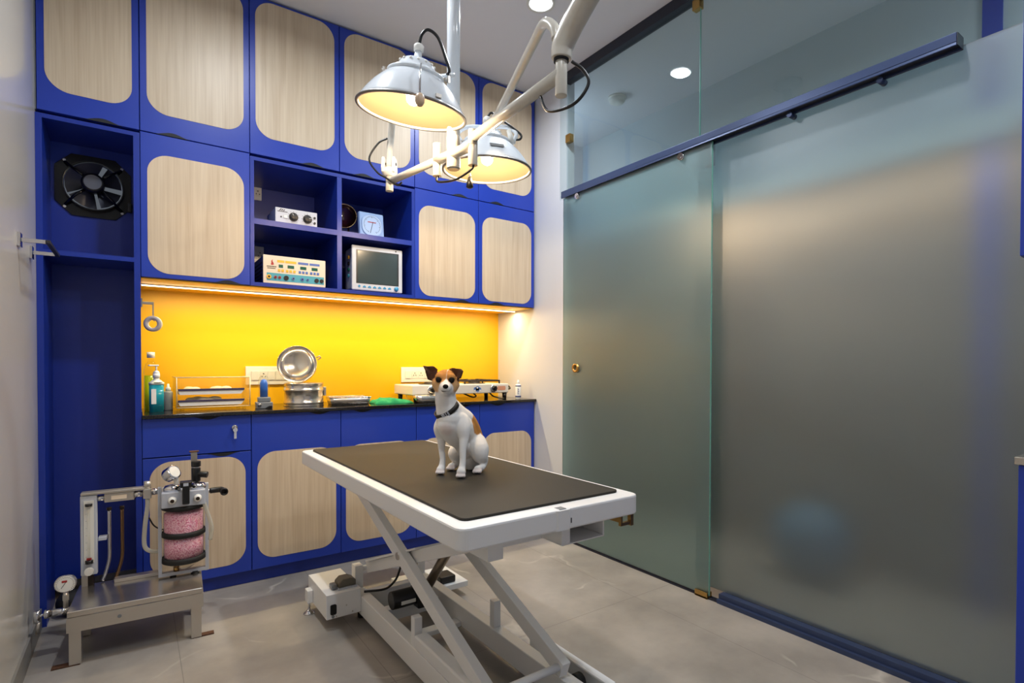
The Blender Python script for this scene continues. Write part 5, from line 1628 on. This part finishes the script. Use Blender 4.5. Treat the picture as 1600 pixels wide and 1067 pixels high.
# ------------------------------------------------------------------ the dog
DOG_CHAINS = {
    'front_leg_r': [(0.0257, -0.0714, 0.0191, 0.0165), (0.0274, -0.0612, 0.0325, 0.0125), (0.029, -0.0508, 0.0609, 0.0115), (0.0278, -0.0403, 0.0966, 0.0128), (0.0298, -0.0248, 0.1321, 0.0185), (0.0249, -0.0143, 0.1639, 0.028), (0.013, 0.006, 0.1855, 0.036)],
    'front_leg_l': [(-0.0543, -0.0115, 0.0148, 0.0165), (-0.052, -0.0013, 0.0258, 0.0125), (-0.0502, 0.006, 0.0499, 0.011), (-0.0553, 0.0146, 0.088, 0.0125), (-0.0579, 0.0251, 0.1252, 0.0175), (-0.0592, 0.0206, 0.1596, 0.027), (-0.0411, 0.016, 0.1843, 0.036)],
    'trunk': [(-0.0243, -0.0088, 0.1965, 0.044), (-0.0163, 0.0108, 0.1705, 0.05), (0.0096, 0.0357, 0.1629, 0.052), (0.0265, 0.0604, 0.1404, 0.046), (0.0404, 0.0798, 0.1032, 0.042), (0.0531, 0.0943, 0.066, 0.044), (0.0492, 0.0938, 0.0309, 0.036)],
    'back': [(-0.0275, 0.0218, 0.237, 0.04), (-0.0026, 0.0363, 0.2067, 0.042), (0.022, 0.0561, 0.1877, 0.04), (0.0423, 0.0756, 0.1584, 0.036), (0.0574, 0.09, 0.1168, 0.034), (0.0681, 0.0945, 0.0761, 0.034)],
    'chest_low': [(-0.0274, -0.0141, 0.178, 0.04), (-0.0139, 0.0103, 0.1369, 0.034), (0.0098, 0.0349, 0.1094, 0.03), (0.0311, 0.0644, 0.0707, 0.032)],
    'neck': [(-0.0286, 0.0014, 0.2146, 0.044), (-0.0353, 0.0019, 0.2457, 0.04), (-0.039, -0.0027, 0.2723, 0.0385), (-0.0393, -0.0073, 0.2987, 0.037)],
    'skull': [(-0.0389, -0.007, 0.3249, 0.04), (-0.0389, -0.0068, 0.3382, 0.038), (-0.0398, 0.0063, 0.3407, 0.036)],
    'cheek_l': [(-0.0611, -0.017, 0.3252, 0.025), (-0.0546, -0.0222, 0.3088, 0.022)],
    'cheek_r': [(-0.011, -0.017, 0.3243, 0.025), (-0.0159, -0.0222, 0.3089, 0.022)],
    'brow_l': [(-0.0556, -0.0316, 0.3492, 0.017)],
    'brow_r': [(-0.0147, -0.0316, 0.3483, 0.017)],
    'muzzle': [(-0.0344, -0.032, 0.321, 0.024), (-0.0301, -0.0621, 0.3147, 0.0195), (-0.0268, -0.0822, 0.3128, 0.0165)],
    'jaw': [(-0.0346, -0.0373, 0.3001, 0.02), (-0.0307, -0.0643, 0.3, 0.0135)],
    'thigh_r': [(0.0652, 0.0698, 0.0997, 0.04), (0.0781, 0.0445, 0.0813, 0.038), (0.0839, 0.0342, 0.0609, 0.03), (0.0962, 0.0389, 0.0416, 0.0165), (0.0951, 0.0337, 0.0245, 0.0125), (0.089, 0.0186, 0.0176, 0.0125), (0.0766, 0.0055, 0.0137, 0.0145)],
    'thigh_l': [(0.0119, 0.1044, 0.0694, 0.034), (-0.0095, 0.0943, 0.0658, 0.03), (-0.0173, 0.0841, 0.0549, 0.024), (-0.0095, 0.0938, 0.0283, 0.016), (-0.0151, 0.0786, 0.0184, 0.0135), (-0.027, 0.0635, 0.0128, 0.014)],
    'belly': [(0.0371, 0.079, 0.0484, 0.034), (0.0441, 0.0836, 0.0202, 0.026)],
}
EAR_L = [(-0.1126, -0.0311, 0.3888), (-0.0974, -0.0261, 0.3867), (-0.0828, -0.0111, 0.3878), (-0.0711, 0.0038, 0.3765), (-0.0735, -0.0015, 0.3603), (-0.0814, -0.0067, 0.3452), (-0.0881, -0.0118, 0.3384), (-0.0978, -0.0217, 0.3423), (-0.1012, -0.0315, 0.3586), (-0.1046, -0.0362, 0.3757)]
EAR_R = [(-0.0233, 0.0038, 0.3788), (-0.009, -0.0062, 0.3811), (0.0062, -0.0162, 0.3788), (0.0176, -0.0212, 0.378), (0.0256, -0.0313, 0.3706), (0.0213, -0.0315, 0.3589), (0.0177, -0.0316, 0.3471), (0.0107, -0.0267, 0.3448), (0.0047, -0.0118, 0.3358), (-0.0031, -0.0016, 0.3475), (-0.0014, -0.0065, 0.3584), (-0.0129, -0.0013, 0.3702)]
def build_dog():
    root = thing('dog', 'small white and tan dog with brown ears sitting on the black table mat', 'dog', (0.945, 1.735, 0.7085), radians(-35.5))
    mb = MB()
    for ch in DOG_CHAINS.values():
        if len(ch) == 1:
            mb.ball(ch[0][:3], ch[0][3], 16, 10)
            continue
        pts = spline([c[:3] for c in ch], 6) if len(ch) > 2 else [Vector(ch[0][:3]).lerp(Vector(ch[1][:3]), t / 6) for t in range(7)]
        n = len(pts)
        for i, p in enumerate(pts):
            t = i / (n - 1) * (len(ch) - 1)
            k = min(int(t), len(ch) - 2)
            r = ch[k][3] + (ch[k + 1][3] - ch[k][3]) * (t - k)
            mb.ball(p, r, 16, 10)
    # toes
    paws = [(0.0257, -0.0714, 0.0), (-0.0543, -0.0115, 0.0), (0.0766, 0.0055, 0.0), (-0.027, 0.0635, 0.0)]
    for (x, y, z) in paws:
        for k, dx in enumerate((-0.0125, -0.0042, 0.0042, 0.0125)):
            fy = 0.013 if k in (1, 2) else 0.009
            mb.ball((x + dx * 0.95 - 0.001, y - fy, 0.0078), 0.0072, 12, 8, (0.85, 1.3, 1.05))
        mb.ball((x, y - 0.002, 0.009), 0.014, 14, 8, (1.05, 1.15, 0.68))
    # ears: thick leaf-shaped slabs
    earpts = []
    for E_ in (EAR_L, EAR_R):
        P = [Vector(p) for p in E_]
        c = sum(P, Vector()) / len(P)
        P = [c + (q - c) * 1.10 for q in P]
        c.y += 0.004
        n = Vector((0, 0, 0))
        for i in range(len(P)):
            n += (P[i] - c).cross(P[(i + 1) % len(P)] - c)
        n.normalize()
        if n.y > 0:
            n = -n
        h = 0.0046
        F = [mb.bm.verts.new(p + n * h) for p in P]; G = [mb.bm.verts.new(p - n * h) for p in P]
        fc, gc = mb.bm.verts.new(c + n * h), mb.bm.verts.new(c - n * h)
        m = len(P)
        for i in range(m):
            j = (i + 1) % m
            mb.bm.faces.new((F[i], F[j], fc)); mb.bm.faces.new((G[j], G[i], gc)); mb.bm.faces.new((F[j], F[i], G[i], G[j]))
            for a in range(6):
                for b_ in range(5):
                    q = P[i].lerp(P[j], b_ / 5)
                    earpts.append(c.lerp(q, a / 5))
    # flat soles
    tmp = mb.build('dog_raw', M['soft_white'])
    rm = tmp.modifiers.new('r', 'REMESH'); rm.mode = 'VOXEL'; rm.voxel_size = 0.0026; rm.use_smooth_shade = True
    sm = tmp.modifiers.new('s', 'SMOOTH'); sm.factor = 0.5; sm.iterations = 7
    dg = bpy.context.evaluated_depsgraph_get()
    me = bpy.data.meshes.new_from_object(tmp.evaluated_get(dg))
    bpy.data.objects.remove(tmp)
    WHT, TAN, BRN, PNK, DRK = (0.90, 0.88, 0.85), (0.62, 0.27, 0.07), (0.085, 0.040, 0.024), (0.74, 0.47, 0.42), (0.012, 0.008, 0.007)
    TN2 = (0.70, 0.42, 0.20)
    from mathutils.kdtree import KDTree
    kd = KDTree(len(earpts))
    for i, p in enumerate(earpts):
        kd.insert(p, i)
    kd.balance()
    def sstep(a, b_, x):
        t = max(0.0, min(1.0, (x - a) / (b_ - a)))
        return t * t * (3 - 2 * t)
    def mix(a, b_, t):
        return tuple(a[i] * (1 - t) + b_[i] * t for i in range(3))
    def ell(p, c, r):
        return sqrt(sum(((p[i] - c[i]) / r[i]) ** 2 for i in range(3)))
    eyes = [Vector((-0.0580, -0.0425, 0.3410)), Vector((-0.0122, -0.0425, 0.3400))]
    att = me.color_attributes.new('fur', 'FLOAT_COLOR', 'POINT')
    for v in me.vertices:
        if v.co.z < 0.0:
            v.co.z = 0.0
        p = v.co
        w = 0.25 * noise.noise(p * 90)
        col = WHT
        if p.z > 0.285:
            dx = abs(p.x + 0.0325)
            t = sstep(0.292, 0.302, p.z + 0.004 * w)                 # throat stays white
            t *= sstep(0.95, 1.08, ell(p, (-0.0305, -0.066, 0.312), (0.0285, 0.046, 0.0235)) + 0.15 * w)
            hw = 0.0125 * sstep(0.350, 0.326, p.z) + 0.0045 * sstep(0.368, 0.388, p.z) - 0.0015
            if p.y < 0.01:
                t *= sstep(hw, hw + 0.003, abs(p.x + 0.0305 - 0.02 * (p.z - 0.33)) + 0.003 * w)
            t *= 1 - sstep(0.318, 0.303, p.z) * sstep(0.030, 0.022, dx)
            c_ = mix(TN2, TAN, sstep(0.312, 0.36, p.z))
            col = mix(col, c_, t)
        t = 1 - sstep(0.90, 1.05, ell(p, (0.064, 0.066, 0.170), (0.028, 0.046, 0.042)) + 0.2 * w)
        col = mix(col, TAN, t)
        t = 1 - sstep(0.90, 1.05, ell(p, (0.088, 0.102, 0.128), (0.024, 0.036, 0.030)) + 0.2 * w)
        col = mix(col, TAN, t)
        t = 0.55 * (1 - sstep(0.5, 1.1, ell(p, (0.036, 0.060, 0.078), (0.022, 0.036, 0.034))))
        col = mix(col, PNK, t)
        t = 0.30 * (1 - sstep(0.4, 1.1, ell(p, (-0.030, -0.04, 0.165), (0.030, 0.05, 0.030))))
        col = mix(col, PNK, t)
        t = 1 - sstep(0.75, 1.1, ell(p, (-0.0300, -0.0760, 0.3030), (0.0165, 0.022, 0.0042)))
        col = mix(col, DRK, 0.9 * t)
        d = kd.find(p)[2]
        if p.z > 0.33:
            e = 1 - sstep(0.0050, 0.0075, d)
            if p.x > -0.07 and p.x < -0.015:
                e *= 0.8
            col = mix(col, BRN, e)
        for q in eyes:
            col = mix(col, DRK, 1 - sstep(0.0100, 0.0128, (p - q).length))
        for (x, y, z) in paws:
            if p.z < 0.0065 and y - 0.030 < p.y < y - 0.0165 and abs(p.x - x) < 0.018:
                col = mix(col, DRK, 0.85)
            elif p.z < 0.02 and abs(p.x - x) < 0.02 and abs(p.y - y) < 0.03:
                col = mix(col, PNK, 0.25)
        att.data[v.index].color = (*col, 1.0)
    fm_ = mat('short_fur', (240, 236, 230), 0.75, spec=0.2, bump=(420, 0.25))
    nt = fm_.node_tree
    ca = nt.nodes.new('ShaderNodeAttribute'); ca.attribute_name = 'fur'
    nt.links.new(ca.outputs['Color'], nt.nodes['Principled BSDF'].inputs['Base Color'])
    # eyes and nose belong to the same body mesh, with their own wet-black material
    bm = bmesh.new()
    bm.from_mesh(me)
    cl = bm.verts.layers.float_color['fur']
    for f in bm.faces:
        f.smooth = True
    def add_ball(c, r, sc):
        t = bmesh.new()
        bmesh.ops.create_uvsphere(t, u_segments=20, v_segments=12, radius=1.0)
        mp = {}
        for v in t.verts:
            mp[v] = bm.verts.new(Vector((v.co.x * r * sc[0], v.co.y * r * sc[1], v.co.z * r * sc[2])) + Vector(c))
            mp[v][cl] = (0.01, 0.008, 0.007, 1)
        for f in t.faces:
            nf = bm.faces.new([mp[v] for v in f.verts]); nf.smooth = True; nf.material_index = 1
        t.free()
    for q in eyes:
        add_ball(q, 0.0092, (1.05, 1.0, 1.0))
    add_ball((-0.0255, -0.0965, 0.3190), 0.0090, (1.08, 0.75, 0.86))
    bm.to_mesh(me)
    bm.free()
    me.materials.clear()
    me.materials.append(fm_)
    me.materials.append(mat('wet_black', (10, 7, 7), 0.08, coat=0.5))
    body = bpy.data.objects.new('body', me)
    COL.objects.link(body)
    body.parent = root
    # collar
    ax = Vector((-0.46, -0.345, 0.817)).normalized()
    cc = Vector((-0.0345, -0.005, 0.2325))
    col_m = mat('dark_collar', (34, 26, 20), 0.6)
    co = MB().lathe([(0.0420, -0.0080), (0.0475, -0.0080), (0.0475, 0.0080), (0.0420, 0.0080)], cc, ax, 56, closed=True).build('collar', col_m, root, label='dark brown collar')
    def on_collar(d, r=0.0475):
        d = Vector(d); d = (d - ax * d.dot(ax)).normalized()
        return cc + d * r, d
    for dv, w_ in (((-0.30, -0.9, 0), 0.006), ((0.12, -1, 0), 0.0028), ((-0.08, -1, 0), 0.0018)):
        p, d = on_collar(dv)
        s = ax.cross(d)
        k = MB().box(-0.0012, 0.0014, -w_, w_, -0.0085, 0.0085, 0.0006, Matrix((d, s, ax)).transposed())
        for v in k.bm.verts:
            v.co += p
        k.build('buckle', M['silver'], co, label='silver buckle')
    p, d = on_collar((-0.25, -1, 0))
    k = MB().tube([p - ax * 0.010 + Vector((0.0035 * cos(a), -0.001, 0.0045 * sin(a) - 0.002)) for a in [2 * pi * i / 16 for i in range(16)]], 0.0008, seg=6, closed=True)
    k.cyl(p - ax * 0.010 + Vector((0, -0.0012, -0.0135)), p - ax * 0.010 + Vector((0, -0.0002, -0.0135)), 0.0062, seg=20)
    k.build('tag', M['chrome'], co, label='round metal tag')
    return root
build_dog()
